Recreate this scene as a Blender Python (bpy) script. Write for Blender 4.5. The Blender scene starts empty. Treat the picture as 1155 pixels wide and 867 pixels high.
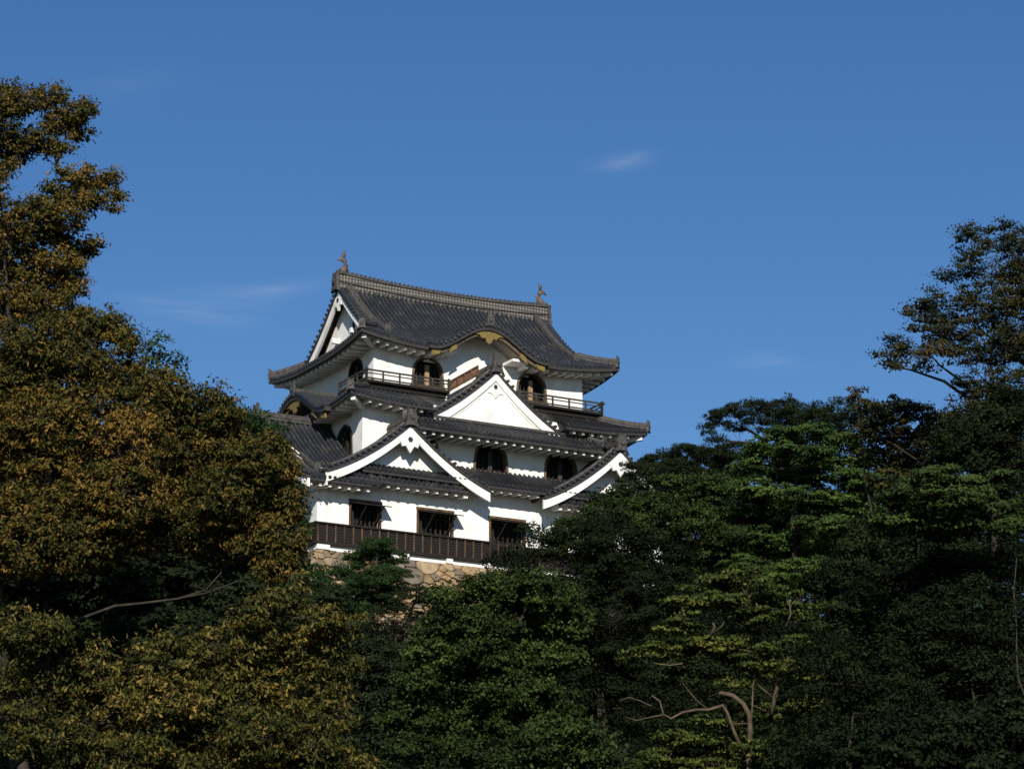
import bpy, math, random
import numpy as np
from mathutils import Vector, Matrix, geometry

# ------------------------------------------------------------------ camera, sky, sun, exposure
S = bpy.context.scene
COL = S.collection
W0, H0, FPX = 1155.0, 867.0, 3200.0
PITCH, YAW = math.radians(15.5), math.radians(29.0)
cam_d = bpy.data.cameras.new("camera")
cam = bpy.data.objects.new("camera", cam_d)
COL.objects.link(cam)
cam.location = (0, 0, 1.6)
cam.rotation_euler = (math.pi / 2 + PITCH, 0, 0)
cam_d.sensor_fit = 'HORIZONTAL'
cam_d.sensor_width = 36.0
cam_d.lens = 36.0 * FPX / W0
cam_d.clip_start = 0.5
cam_d.clip_end = 30000
S.camera = cam

SUN_EL, SUN_OFF = math.radians(27.0), math.radians(27.0)
_a = YAW
sun_dir = Vector((math.sin(_a) * math.cos(SUN_OFF) - math.cos(_a) * math.sin(SUN_OFF),
                  -math.cos(_a) * math.cos(SUN_OFF) - math.sin(_a) * math.sin(SUN_OFF), 0))
sun_dir.normalize()
sun_dir = Vector((sun_dir.x * math.cos(SUN_EL), sun_dir.y * math.cos(SUN_EL), math.sin(SUN_EL)))

world = bpy.data.worlds.new("World")
S.world = world
world.use_nodes = True
wn, wl = world.node_tree.nodes, world.node_tree.links
for n in list(wn): wn.remove(n)
sky = wn.new('ShaderNodeTexSky')
sky.sky_type = 'NISHITA'
sky.sun_disc = False
sky.sun_elevation = SUN_EL
sky.sun_rotation = math.atan2(sun_dir.x, sun_dir.y)
sky.altitude = 100
sky.air_density = 1.0
sky.dust_density = 0.0
sky.ozone_density = 3.0
geo = wn.new('ShaderNodeTexCoord')
def wisp(az, el, saz, sel, amp, tilt=0.0):
    """thin cirrus: soft streak around one direction of the sky (degrees)"""
    m = wn.new('ShaderNodeMapping'); m.vector_type = 'TEXTURE'
    a, e = math.radians(az), math.radians(el)
    m.inputs['Location'].default_value = (math.sin(a) * math.cos(e), math.cos(a) * math.cos(e), math.sin(e))
    m.inputs['Rotation'].default_value = (0, math.radians(tilt), 0)
    m.inputs['Scale'].default_value = (math.radians(saz), 0.5, math.radians(sel))
    wl.new(geo.outputs['Generated'], m.inputs['Vector'])
    g = wn.new('ShaderNodeTexGradient'); g.gradient_type = 'QUADRATIC_SPHERE'
    wl.new(m.outputs[0], g.inputs[0])
    mm = wn.new('ShaderNodeMath'); mm.operation = 'MULTIPLY'; mm.inputs[1].default_value = amp
    wl.new(g.outputs['Fac'], mm.inputs[0])
    return mm
ws = [wisp(-6.4, 16.9, 2.4, 0.7, .24, -4), wisp(-5.0, 17.35, 1.9, 0.3, .20, -9), wisp(-7.6, 17.0, 1.5, .3, .14, 6), wisp(2.35, 19.95, 1.1, 0.30, .20, -6), wisp(2.7, 20.1, .6, .2, .10, -14),
      wisp(5.6, 15.9, 1.6, 0.4, .22, 2), wisp(8.2, 15.8, 1.3, 0.4, .16, 0), wisp(-8.2, 21.3, 2.2, .6, .08, -8)]
acc = ws[0]
for w_ in ws[1:]:
    ad = wn.new('ShaderNodeMath'); ad.operation = 'ADD'
    wl.new(acc.outputs[0], ad.inputs[0]); wl.new(w_.outputs[0], ad.inputs[1]); acc = ad
nz = wn.new('ShaderNodeTexNoise'); nz.inputs['Scale'].default_value = 1.0; nz.inputs['Detail'].default_value = 9; nz.inputs['Distortion'].default_value = .6
mp = wn.new('ShaderNodeMapping'); mp.inputs['Scale'].default_value = (16, 16, 130)
mp.inputs['Rotation'].default_value = (0, math.radians(8), 0)
wl.new(geo.outputs['Generated'], mp.inputs['Vector']); wl.new(mp.outputs[0], nz.inputs['Vector'])
rp = wn.new('ShaderNodeMapRange'); rp.inputs['From Min'].default_value = .3; rp.inputs['From Max'].default_value = .7
wl.new(nz.outputs['Fac'], rp.inputs['Value'])
fm = wn.new('ShaderNodeMath'); fm.operation = 'MULTIPLY'
wl.new(acc.outputs[0], fm.inputs[0]); wl.new(rp.outputs[0], fm.inputs[1])
hs = wn.new('ShaderNodeHueSaturation'); hs.inputs['Saturation'].default_value = 1.25; hs.inputs['Hue'].default_value = .508; hs.inputs['Value'].default_value = 1.03
wl.new(sky.outputs[0], hs.inputs['Color'])
mx = wn.new('ShaderNodeMix'); mx.data_type = 'RGBA'
wl.new(fm.outputs[0], mx.inputs['Factor']); wl.new(hs.outputs[0], mx.inputs['A'])
mx.inputs['B'].default_value = (7.0, 8.0, 9.5, 1)
bg = wn.new('ShaderNodeBackground'); bg.inputs['Strength'].default_value = 0.07
out = wn.new('ShaderNodeOutputWorld')
wl.new(mx.outputs['Result'], bg.inputs['Color']); wl.new(bg.outputs[0], out.inputs['Surface'])

sun_d = bpy.data.lights.new("sun", 'SUN'); sun_d.energy = 4.6; sun_d.angle = math.radians(0.5); sun_d.color = (1.0, .93, .82)
sun = bpy.data.objects.new("sun", sun_d); COL.objects.link(sun)
sun.rotation_euler = sun_dir.to_track_quat('Z', 'Y').to_euler()
S.view_settings.view_transform = 'Standard'; S.view_settings.look = 'None'
S.view_settings.exposure = 0.3; S.view_settings.gamma = 1.0; S.view_settings.use_curve_mapping = False

# ------------------------------------------------------------------ helpers
Fv = np.array([0, math.cos(PITCH), math.sin(PITCH)]); Uv = np.array([0, -math.sin(PITCH), math.cos(PITCH)])
Rv = np.array([1.0, 0, 0]); Cv = np.array([0, 0, 1.6])
def at(px, py, d):
    return Cv + d * (Fv + Rv * (px - W0 / 2) / FPX + Uv * (H0 / 2 - py) / FPX)

def ground_z(x, y):
    s = 0.305 * (y - 52)
    z = np.where(s > 0, s, 0) + 2.2 * np.exp(-np.abs(s) / 2.2) * .5
    z = np.minimum(z, 27.9 - 0.0 * y)
    back = np.clip((y - 215) / 120.0, 0, 1); z = z * (1 - back * back * (3 - 2 * back))
    lat = np.clip((np.abs(x) - 70) / 160.0, 0, 1); z = z * (1 - lat * lat * (3 - 2 * lat))
    front = np.clip((y - 20) / 25.0, 0, 1); z = z * front
    return z

def tag(o, label=None, cat=None, group=None, kind=None):
    if label: o['label'] = label
    if cat: o['category'] = cat
    if group: o['group'] = group
    if kind: o['kind'] = kind
    return o

class MB:
    def __init__(s): s.v = []; s.f = []
    def add(s, vs, fs):
        n = len(s.v); s.v.extend([tuple(map(float, q)) for q in vs]); s.f.extend([tuple(i + n for i in f) for f in fs]); return s
    def box(s, a, b):
        (x0, y0, z0), (x1, y1, z1) = a, b
        s.add([(x0, y0, z0), (x1, y0, z0), (x1, y1, z0), (x0, y1, z0), (x0, y0, z1), (x1, y0, z1), (x1, y1, z1), (x0, y1, z1)],
              [(0, 3, 2, 1), (4, 5, 6, 7), (0, 1, 5, 4), (1, 2, 6, 5), (2, 3, 7, 6), (3, 0, 4, 7)]); return s
    def bar(s, p, q, w, h, up=(0, 0, 1)):
        p, q, up = Vector(p), Vector(q), Vector(up)
        d = (q - p).normalized(); r = d.cross(up).normalized(); u = r.cross(d)
        vs = []
        for c in (p, q):
            for a, b in ((-1, -1), (1, -1), (1, 1), (-1, 1)):
                vs.append(c + r * a * w / 2 + u * b * h / 2)
        s.add(vs, [(0, 3, 2, 1), (4, 5, 6, 7), (0, 1, 5, 4), (1, 2, 6, 5), (2, 3, 7, 6), (3, 0, 4, 7)]); return s
    def tube(s, path, rad, n=8, cap=True):
        path = [Vector(p) for p in path]
        if not hasattr(rad, '__len__'): rad = [rad] * len(path)
        base = len(s.v); up = Vector((0, 0, 1))
        d0 = (path[1] - path[0]).normalized()
        ref = up if abs(d0.z) < .9 else Vector((1, 0, 0))
        vs = []; fs = []
        for i, p in enumerate(path):
            a = path[max(0, i - 1)]; b = path[min(len(path) - 1, i + 1)]
            d = (b - a).normalized(); r = d.cross(ref)
            if r.length < 1e-3: r = d.cross(Vector((0, 1, 0)))
            r.normalize(); u = r.cross(d)
            for k in range(n):
                t = 2 * math.pi * k / n
                vs.append(p + (r * math.cos(t) + u * math.sin(t)) * rad[i])
        for i in range(len(path) - 1):
            for k in range(n):
                fs.append((i * n + k, i * n + (k + 1) % n, (i + 1) * n + (k + 1) % n, (i + 1) * n + k))
        if cap:
            fs.append(tuple(range(n - 1, -1, -1))); fs.append(tuple((len(path) - 1) * n + k for k in range(n)))
        s.add(vs, fs); return s
    def prism(s, poly, mp, v0, v1):
        """poly of (u,w), extruded from v0 to v1 through mp(u,v,w)"""
        n = len(poly)
        vs = [mp(u, v0, w) for u, w in poly] + [mp(u, v1, w) for u, w in poly]
        tris = geometry.tessellate_polygon([[Vector((u, w, 0)) for u, w in poly]])
        fs = [tuple(t) for t in tris] + [tuple(n + i for i in reversed(t)) for t in tris]
        fs += [(i, (i + 1) % n, n + (i + 1) % n, n + i) for i in range(n)]
        s.add(vs, fs); return s
    def build(s, name, m, parent=None, smooth=False):
        me = bpy.data.meshes.new(name); me.from_pydata(s.v, [], s.f); me.update()
        import bmesh
        b = bmesh.new(); b.from_mesh(me); bmesh.ops.recalc_face_normals(b, faces=b.faces); b.to_mesh(me); b.free()
        if smooth: me.polygons.foreach_set('use_smooth', [True] * len(me.polygons))
        me.materials.append(m)
        o = bpy.data.objects.new(name, me); COL.objects.link(o)
        if parent: o.parent = parent
        return o

def empty(name, loc, rz=0):
    o = bpy.data.objects.new(name, None); o.location = loc; o.rotation_euler = (0, 0, rz); COL.objects.link(o)
    o.empty_display_size = .5
    return o

def mat(name, c1, c2=None, scale=3.0, rough=.8, bump=0.0, bscale=20.0, spec=.4, detail=6, c3=None, s3=.4, stretch=None):
    m = bpy.data.materials.new(name); m.use_nodes = True
    nt = m.node_tree; N, L = nt.nodes, nt.links
    p = N['Principled BSDF']; p.inputs['Roughness'].default_value = rough; p.inputs['Specular IOR Level'].default_value = spec
    tc = N.new('ShaderNodeTexCoord'); src = tc.outputs['Object']
    if stretch:
        q = N.new('ShaderNodeMapping'); q.inputs['Scale'].default_value = stretch; L.new(src, q.inputs[0]); src = q.outputs[0]
    if c2:
        n = N.new('ShaderNodeTexNoise'); n.inputs['Scale'].default_value = scale; n.inputs['Detail'].default_value = detail
        n.inputs['Roughness'].default_value = .65
        L.new(src, n.inputs['Vector'])
        r = N.new('ShaderNodeValToRGB'); r.color_ramp.elements[0].position = .35; r.color_ramp.elements[1].position = .68
        r.color_ramp.elements[0].color = (*c1, 1); r.color_ramp.elements[1].color = (*c2, 1)
        L.new(n.outputs['Fac'], r.inputs[0]); o = r.outputs[0]
        if c3:
            n3 = N.new('ShaderNodeTexNoise'); n3.inputs['Scale'].default_value = s3; n3.inputs['Detail'].default_value = 8
            L.new(src, n3.inputs['Vector'])
            r3 = N.new('ShaderNodeMapRange'); r3.inputs['From Min'].default_value = .52; r3.inputs['From Max'].default_value = .7
            L.new(n3.outputs['Fac'], r3.inputs['Value'])
            x = N.new('ShaderNodeMix'); x.data_type = 'RGBA'; L.new(r3.outputs[0], x.inputs['Factor'])
            L.new(o, x.inputs['A']); x.inputs['B'].default_value = (*c3, 1); o = x.outputs['Result']
        L.new(o, p.inputs['Base Color'])
    else:
        p.inputs['Base Color'].default_value = (*c1, 1)
    if bump:
        n2 = N.new('ShaderNodeTexNoise'); n2.inputs['Scale'].default_value = bscale; n2.inputs['Detail'].default_value = 5
        L.new(src, n2.inputs['Vector'])
        b = N.new('ShaderNodeBump'); b.inputs['Strength'].default_value = bump; b.inputs['Distance'].default_value = .03
        L.new(n2.outputs['Fac'], b.inputs['Height']); L.new(b.outputs[0], p.inputs['Normal'])
    return m

M = {}
M['plaster'] = mat('white_plaster', (.80, .79, .76), (.74, .73, .70), 1.3, .9, .15, 6, .2, c3=(.66, .65, .62), s3=.9)
def streaks(m, amt=.28):
    N, L = m.node_tree.nodes, m.node_tree.links; p = N['Principled BSDF']; src_ = p.inputs['Base Color'].links[0].from_socket
    tc = N.new('ShaderNodeTexCoord'); q = N.new('ShaderNodeMapping'); q.inputs['Scale'].default_value = (2.6, 2.6, .22); L.new(tc.outputs['Object'], q.inputs[0])
    n = N.new('ShaderNodeTexNoise'); n.inputs['Scale'].default_value = 1.0; n.inputs['Detail'].default_value = 9; n.inputs['Roughness'].default_value = .7; L.new(q.outputs[0], n.inputs['Vector'])
    r = N.new('ShaderNodeMapRange'); r.inputs['From Min'].default_value = .50; r.inputs['From Max'].default_value = .78; r.inputs['To Max'].default_value = amt; L.new(n.outputs['Fac'], r.inputs['Value'])
    x = N.new('ShaderNodeMix'); x.data_type = 'RGBA'; L.new(r.outputs[0], x.inputs['Factor']); L.new(src_, x.inputs['A']); x.inputs['B'].default_value = (.34, .33, .30, 1); L.new(x.outputs['Result'], p.inputs['Base Color'])
streaks(M['plaster'])
M['soffit'] = mat('shaded_plaster', (.34, .31, .26), (.22, .20, .165), 2.5, .95)  # plaster darkened so its colour holds the shade under the eaves
M['plaster_old'] = mat('weathered_plaster', (.72, .70, .64), (.5, .47, .38), 2.0, .9, .3, 8, .2)
M['tile'] = mat('roof_tile', (.014, .017, .022), (.032, .034, .039), 5.5, .5, .4, 14, .4, c3=(.058, .054, .048), s3=1.3)
M['tile_worn'] = mat('worn_ridge_tile', (.026, .025, .025), (.085, .078, .070), 4.5, .65, .5, 16, .4)
M['tile_dark'] = mat('dark_tile_edge', (.018, .017, .018), (.04, .036, .034), 4, .7)
M['wood'] = mat('dark_timber', (.006, .005, .004), (.017, .012, .009), 5, .75, .3, 20, .3, stretch=(1, 1, 4))
M['wood_b'] = mat('brown_timber', (.03, .018, .010), (.13, .075, .04), 3, .7, .3, 20, .3, stretch=(1, 1, .4))
M['wood_r'] = mat('red_brown_timber', (.08, .036, .020), (.15, .07, .04), 4, .7)
M['wood_f'] = mat('aged_frame_timber', (.07, .05, .03), (.14, .10, .06), 5, .8)
M['wood_p'] = mat('pale_post_timber', (.24, .15, .08), (.36, .25, .14), 5, .8)
M['wood_g'] = mat('grey_timber', (.018, .018, .015), (.06, .048, .038), 5, .8)
M['wood_k'] = mat('blackened_timber', (.010, .008, .007), (.02, .015, .012), 5, .8)
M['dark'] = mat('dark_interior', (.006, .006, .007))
M['gold'] = mat('gilded_wood', (.24, .165, .035), (.08, .058, .018), 9, .55, .6, 20, .5)
M['stone'] = None
M['shachi'] = mat('weathered_bronze_tile', (.06, .045, .038), (.14, .105, .088), 8, .7, .5, 25)

def lattice_mat():
    m = mat('latticed_ridge_tile', (.04, .038, .036), (.09, .085, .08), 3, .6)
    N, L = m.node_tree.nodes, m.node_tree.links; p = N['Principled BSDF']
    base = p.inputs['Base Color'].links[0].from_socket
    tc = N.new('ShaderNodeTexCoord'); sp = N.new('ShaderNodeSeparateXYZ'); L.new(tc.outputs['Object'], sp.inputs[0])
    def wave(sock, freq, ph=0):
        a = N.new('ShaderNodeMath'); a.operation = 'MULTIPLY_ADD'; a.inputs[1].default_value = freq; a.inputs[2].default_value = ph; L.new(sock, a.inputs[0])
        b = N.new('ShaderNodeMath'); b.operation = 'SINE'; L.new(a.outputs[0], b.inputs[0]); return b.outputs[0]
    sx = N.new('ShaderNodeMath'); sx.operation = 'ADD'; L.new(sp.outputs[0], sx.inputs[0]); L.new(sp.outputs[2], sx.inputs[1])
    sx2 = N.new('ShaderNodeMath'); sx2.operation = 'SUBTRACT'; L.new(sp.outputs[0], sx2.inputs[0]); L.new(sp.outputs[2], sx2.inputs[1])
    mu = N.new('ShaderNodeMath'); mu.operation = 'MULTIPLY'; L.new(wave(sx.outputs[0], 15), mu.inputs[0]); L.new(wave(sx2.outputs[0], 15), mu.inputs[1])
    gr = N.new('ShaderNodeMapRange'); gr.inputs['From Min'].default_value = .35; gr.inputs['From Max'].default_value = .6; L.new(mu.outputs[0], gr.inputs['Value'])
    x = N.new('ShaderNodeMix'); x.data_type = 'RGBA'; L.new(gr.outputs[0], x.inputs['Factor']); L.new(base, x.inputs['A'])
    x.inputs['B'].default_value = (.26, .23, .18, 1); L.new(x.outputs['Result'], p.inputs['Base Color'])
    return m
M['lattice'] = lattice_mat()

def tile_row_shade(m, lo=.47, hi=.53, dark=.35):
    # row shading painted by pointiness: raised cover tiles paler, dirty pans between them darker
    N, L = m.node_tree.nodes, m.node_tree.links; p = N['Principled BSDF']
    src_ = p.inputs['Base Color'].links[0].from_socket
    g = N.new('ShaderNodeNewGeometry'); r = N.new('ShaderNodeMapRange')
    r.inputs['From Min'].default_value = lo; r.inputs['From Max'].default_value = hi; r.inputs['To Min'].default_value = dark; r.inputs['To Max'].default_value = 1.1
    L.new(g.outputs['Pointiness'], r.inputs['Value'])
    v = N.new('ShaderNodeVectorMath'); v.operation = 'SCALE'; L.new(src_, v.inputs[0]); L.new(r.outputs[0], v.inputs['Scale']); L.new(v.outputs[0], p.inputs['Base Color'])
tile_row_shade(M['tile'])
# ------------------------------------------------------------------ ground
def build_ground():
    t = np.linspace(-1, 1, 181)
    xs = np.sinh(t * 5.2) / math.sinh(5.2) * 9000
    ys = 110 + np.sinh(t * 5.2) / math.sinh(5.2) * 9000
    X, Y = np.meshgrid(xs, ys, indexing='ij')
    rs = np.random.default_rng(3)
    Z = ground_z(X, Y) + rs.normal(0, .12, X.shape) * (np.abs(Y - 110) < 100)
    n = len(xs); v = np.stack([X, Y, Z], -1).reshape(-1, 3)
    i = np.arange(n - 1); a = (i[:, None] * n + i[None, :]).ravel()
    f = np.stack([a, a + n, a + n + 1, a + 1], -1)
    me = bpy.data.meshes.new('hillside_ground'); me.from_pydata(v.tolist(), [], f.tolist())
    me.materials.append(mat('earth_and_moss', (.028, .024, .014), (.02, .03, .010), .6, .95, .6, 3))
    o = bpy.data.objects.new('hillside_ground', me); COL.objects.link(o); tag(o, kind='structure')
build_ground()

# ------------------------------------------------------------------ castle (own frame: X along the front, Y into depth)
O = at(357, 611, 160.0)
keep = empty('castle_keep', O, YAW)
tag(keep, 'white three-storey castle keep with dark tiled gabled roofs on a stone base', 'castle keep')
YC = 7.9
ident = lambda x, y, z: (x, y, z)

def sub(name, m, parent, fn, label=None, smooth=False):
    mb = MB(); fn(mb); o = mb.build(name, m, parent, smooth)
    if label: o['label'] = label
    return o

def wall_face(mb, mp, outer, holes, depth):
    polys = [[Vector((u, w, 0)) for u, w in outer]] + [[Vector((u, w, 0)) for u, w in h] for h in holes]
    allp = [p for q in [outer] + holes for p in q]
    tris = geometry.tessellate_polygon(polys)
    mb.add([mp(u, 0, w) for u, w in allp], [tuple(t) for t in tris])
    for h in holes:
        n = len(h)
        mb.add([mp(u, 0, w) for u, w in h] + [mp(u, -depth, w) for u, w in h], [(i, (i + 1) % n, n + (i + 1) % n, n + i) for i in range(n)])

def bell(c, hw, w0, w1, n=7):
    """bell-shaped (cusped) window outline, flaring slightly to its foot"""
    pts = [(c - hw, w0)]
    h = w1 - w0
    for k in range(n + 1):
        t = k / n
        a = math.pi / 2 * t
        u = hw * (.86 + .06 * (1 - t)) * math.cos(a) ** .75 if k < n else 0
        w = w0 + h * (.50 + .45 * math.sin(a) ** .95)
        if k == n: w = w1
        pts.append((c - u, w))
    left = pts
    right = [(2 * c - u, w) for u, w in reversed(left[:-1])]
    return left + right
def scale_poly(p, f, fz=None):
    cx = sum(q[0] for q in p) / len(p); z0 = min(q[1] for q in p)
    return [(cx + (u - cx) * f, z0 + (w - z0) * (fz or f)) for u, w in p]

def front(y0):
    return lambda u, v, w: (u, y0 - v, w)
def left(x0):
    return lambda u, v, w: (x0 - v, u, w)
def rightm(x1):
    return lambda u, v, w: (x1 + v, u, w)

def storey(name, x0, x1, y0, y1, z0, z1, fh, lh, label):
    def fn(mb):
        wall_face(mb, front(y0), [(x0, z0), (x1, z0), (x1, z1), (x0, z1)], fh, .32)
        wall_face(mb, left(x0), [(y0, z0), (y1, z0), (y1, z1), (y0, z1)], lh, .32)
        mb.add([(x1, y0, z0), (x1, y1, z0), (x1, y1, z1), (x1, y0, z1)], [(0, 1, 2, 3)])
        mb.add([(x0, y1, z0), (x1, y1, z0), (x1, y1, z1), (x0, y1, z1)], [(0, 1, 2, 3)])
        mb.add([(x0, y0, z1), (x1, y0, z1), (x1, y1, z1), (x0, y1, z1)], [(0, 1, 2, 3)])
    o = sub(name, M['plaster'], keep, fn, label)
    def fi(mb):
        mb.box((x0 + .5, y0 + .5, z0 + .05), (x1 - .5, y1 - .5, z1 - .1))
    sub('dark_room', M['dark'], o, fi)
    return o

rect = lambda a, b, c, d: [(a, c), (b, c), (b, d), (a, d)]
W1 = [rect(2.08, 3.95, 1.0, 2.6), rect(6.40, 8.62, 1.0, 2.6), rect(11.15, 13.4, 1.0, 2.6)]
W2 = [bell(7.35, 1.02, 5.72, 7.42), bell(11.88, 1.10, 5.72, 7.42), bell(16.68, 1.10, 5.72, 7.42)]
W2L = [bell(3.62, 1.0, 6.05, 8.0)]
W3 = [bell(8.40, 1.02, 10.85, 12.62), bell(15.50, 1.02, 10.85, 12.62)]
W3L = [bell(5.15, .95, 10.85, 12.62)]
# walls as single storeys
st1 = storey('storey_wall', 0, 23.9, 0, 15.8, 0, 4.06, W1, [], 'lowest white plaster storey wall')
st2 = storey('storey_wall', 3.4, 20.5, 1.3, 14.5, 3.6, 9.35, W2, W2L, 'middle white plaster storey wall')
st3 = storey('storey_wall', 4.8, 19.1, 2.8, 13.0, 9.8, 13.55, W3, W3L, 'top white plaster storey wall')

def bell_window(mp, poly, fm, post_m):
    ou = scale_poly(poly, 1.10, 1.06); iu = scale_poly(poly, .97, .98)
    def fr(mb):
        n = len(ou)
        vs = [mp(u, .07, w) for u, w in ou] + [mp(u, .07, w) for u, w in iu] + [mp(u, -.25, w) for u, w in iu] + [mp(u, -.02, w) for u, w in ou]
        fs = []
        for i in range(n - 1):
            j = i + 1
            fs += [(i, j, n + j, n + i), (n + i, n + j, 2 * n + j, 2 * n + i), (3 * n + i, 3 * n + j, j, i)]
        mb.add(vs, fs)
        u0 = min(u for u, w in ou); u1 = max(u for u, w in ou); w0 = min(w for u, w in poly)
        mb.prism(rect(u0 - .05, u1 + .05, w0 - .08, w0 + .05), mp, -.1, .1)
    o = sub('bell_window', fm, keep, fr)
    c = sum(u for u, w in poly) / len(poly); w0 = min(w for u, w in poly); w1 = max(w for u, w in poly)
    sub('post', post_m, o, lambda mb: mb.prism(rect(c - .13, c + .13, w0, w0 + (w1 - w0) * .78), mp, -.22, -.06))
    def lat(mb):
        hw = (max(u for u, w in poly) - c)
        for k in (-.62, -.35, .35, .62):
            mb.prism(rect(c + k * hw - .04, c + k * hw + .04, w0, w0 + (w1 - w0) * .8), mp, -.30, -.24)
        mb.prism(rect(c - hw * .9, c + hw * .9, w0 + .62 * (w1 - w0), w0 + .66 * (w1 - w0)), mp, -.31, -.25)
    sub('lattice', M['wood_k'], o, lat)
    return o
for q in W2: bell_window(front(1.3), q, M['wood_f'], M['wood_g'])
for q in W3: bell_window(front(2.8), q, M['wood_f'], M['wood_p'])
for q in W2L: bell_window(left(3.4), q, M['wood_g'], M['wood'])
for q in W3L: bell_window(left(4.8), q, M['wood'], M['wood'])

for q in W1:
    a, b = q[0][0], q[1][0]
    mp = front(0)
    def fr(mb):
        mb.prism(rect(a - .09, a + .03, .95, 2.66), mp, -.2, .06); mb.prism(rect(b - .03, b + .09, .95, 2.66), mp, -.2, .06)
        mb.prism(rect(a - .12, b + .12, 2.6, 2.74), mp, -.2, .085)
    o = sub('shuttered_window', M['wood_b'], keep, fr)
    def lat(mb):
        n = 7
        for k in range(1, n):
            u = a + (b - a) * k / n
            mb.prism(rect(u - .05, u + .05, .95, 2.6), mp, -.3, -.2)
    sub('lattice', M['wood_k'], o, lat)
    def sh(mb):
        mb.add([(a - .05, -.06, 2.57), (b + .28, -.06, 2.57), (b + .28, -.98, 2.33), (a - .05, -.98, 2.33),
                (a - .05, -.06, 2.51), (b + .28, -.06, 2.51), (b + .28, -.98, 2.27), (a - .05, -.98, 2.27)],
               [(0, 1, 2, 3), (7, 6, 5, 4), (0, 4, 5, 1), (1, 5, 6, 2), (2, 6, 7, 3), (3, 7, 4, 0)])
    so = sub('shutter', M['wood'], o, sh)
    for x_, y_ in ((a + .35, a + .6), (b - .5, b - .2)):
        sub('prop_stick', M['wood'], o, lambda mb: mb.bar((x_, -.05, 1.15), (y_, -.92, 2.27), .05, .05))

# plank siding round the foot of the wall
sd = sub('plank_siding', M['wood'], keep, lambda mb: [mb.box((-.09, -.09, 0.02 + k * .1575), (24, 15.9, .155 + k * .1575)) for k in range(7)]
         + [mb.box((-.06, -.06, 0), (23.96, 15.86, 1.1))])
def bat(mb):
    k = 0; x = .02
    while x < 15.5:
        mb.box((x - .035, -.15, .03), (x + .035, -.09, 1.12)); x += .553
    y = .5
    while y < 15.8:
        mb.box((-.16, y - .045, .03), (-.09, y + .045, 1.12)); y += .553
sub('batten', M['wood_b'], sd, bat)
def caprail(mb):
    mb.box((-.2, -.2, 1.08), (11.02, -.06, 1.17)); mb.box((-.2, -.2, 1.08), (-.06, 15.8, 1.17))
    mb.box((-.2, -.22, -.12), (24.1, -.02, .05)); mb.box((-.22, -.2, -.12), (-.02, 15.9, .05))
sub('sill_beam', M['wood'], sd, caprail)

# ---------------------------------------------------------------- tile roofs
SP = .32
def slope(mb, u0, u1, dmax, P, nd=8, sp=SP, drop=.16):
    n = max(2, int(round((u1 - u0) / sp))); sp = (u1 - u0) / n
    bumps = [0, .11, .15, .11, 0, -.02]
    us = []; hs_ = []
    for k in range(n):
        for j, b in enumerate(bumps): us.append(u0 + (k + j / 6) * sp); hs_.append(b)
    us.append(u1); hs_.append(0)
    base = len(mb.v); vs = []; fs = []
    rows = nd + 2
    for u, h in zip(us, hs_):
        D = dmax(u)
        p = P(u, 0); vs.append((p[0], p[1], p[2] - drop))
        for j in range(nd + 1):
            p = P(u, D * j / nd); vs.append((p[0], p[1], p[2] + h))
    for i in range(len(us) - 1):
        for j in range(rows - 1):
            a = i * rows + j; fs.append((a, a + rows, a + rows + 1, a + 1))
    mb.add(vs, fs)
    # round eave ends
    for k in range(n):
        u = u0 + (k + 2 / 6) * sp
        if dmax(u) < .2: continue
        p = Vector(P(u, 0)); q = Vector(P(u, .12)); d = (p - q).normalized()
        mb.tube([q + Vector((0, 0, .0)), p + d * .09], .105, 8)

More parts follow.
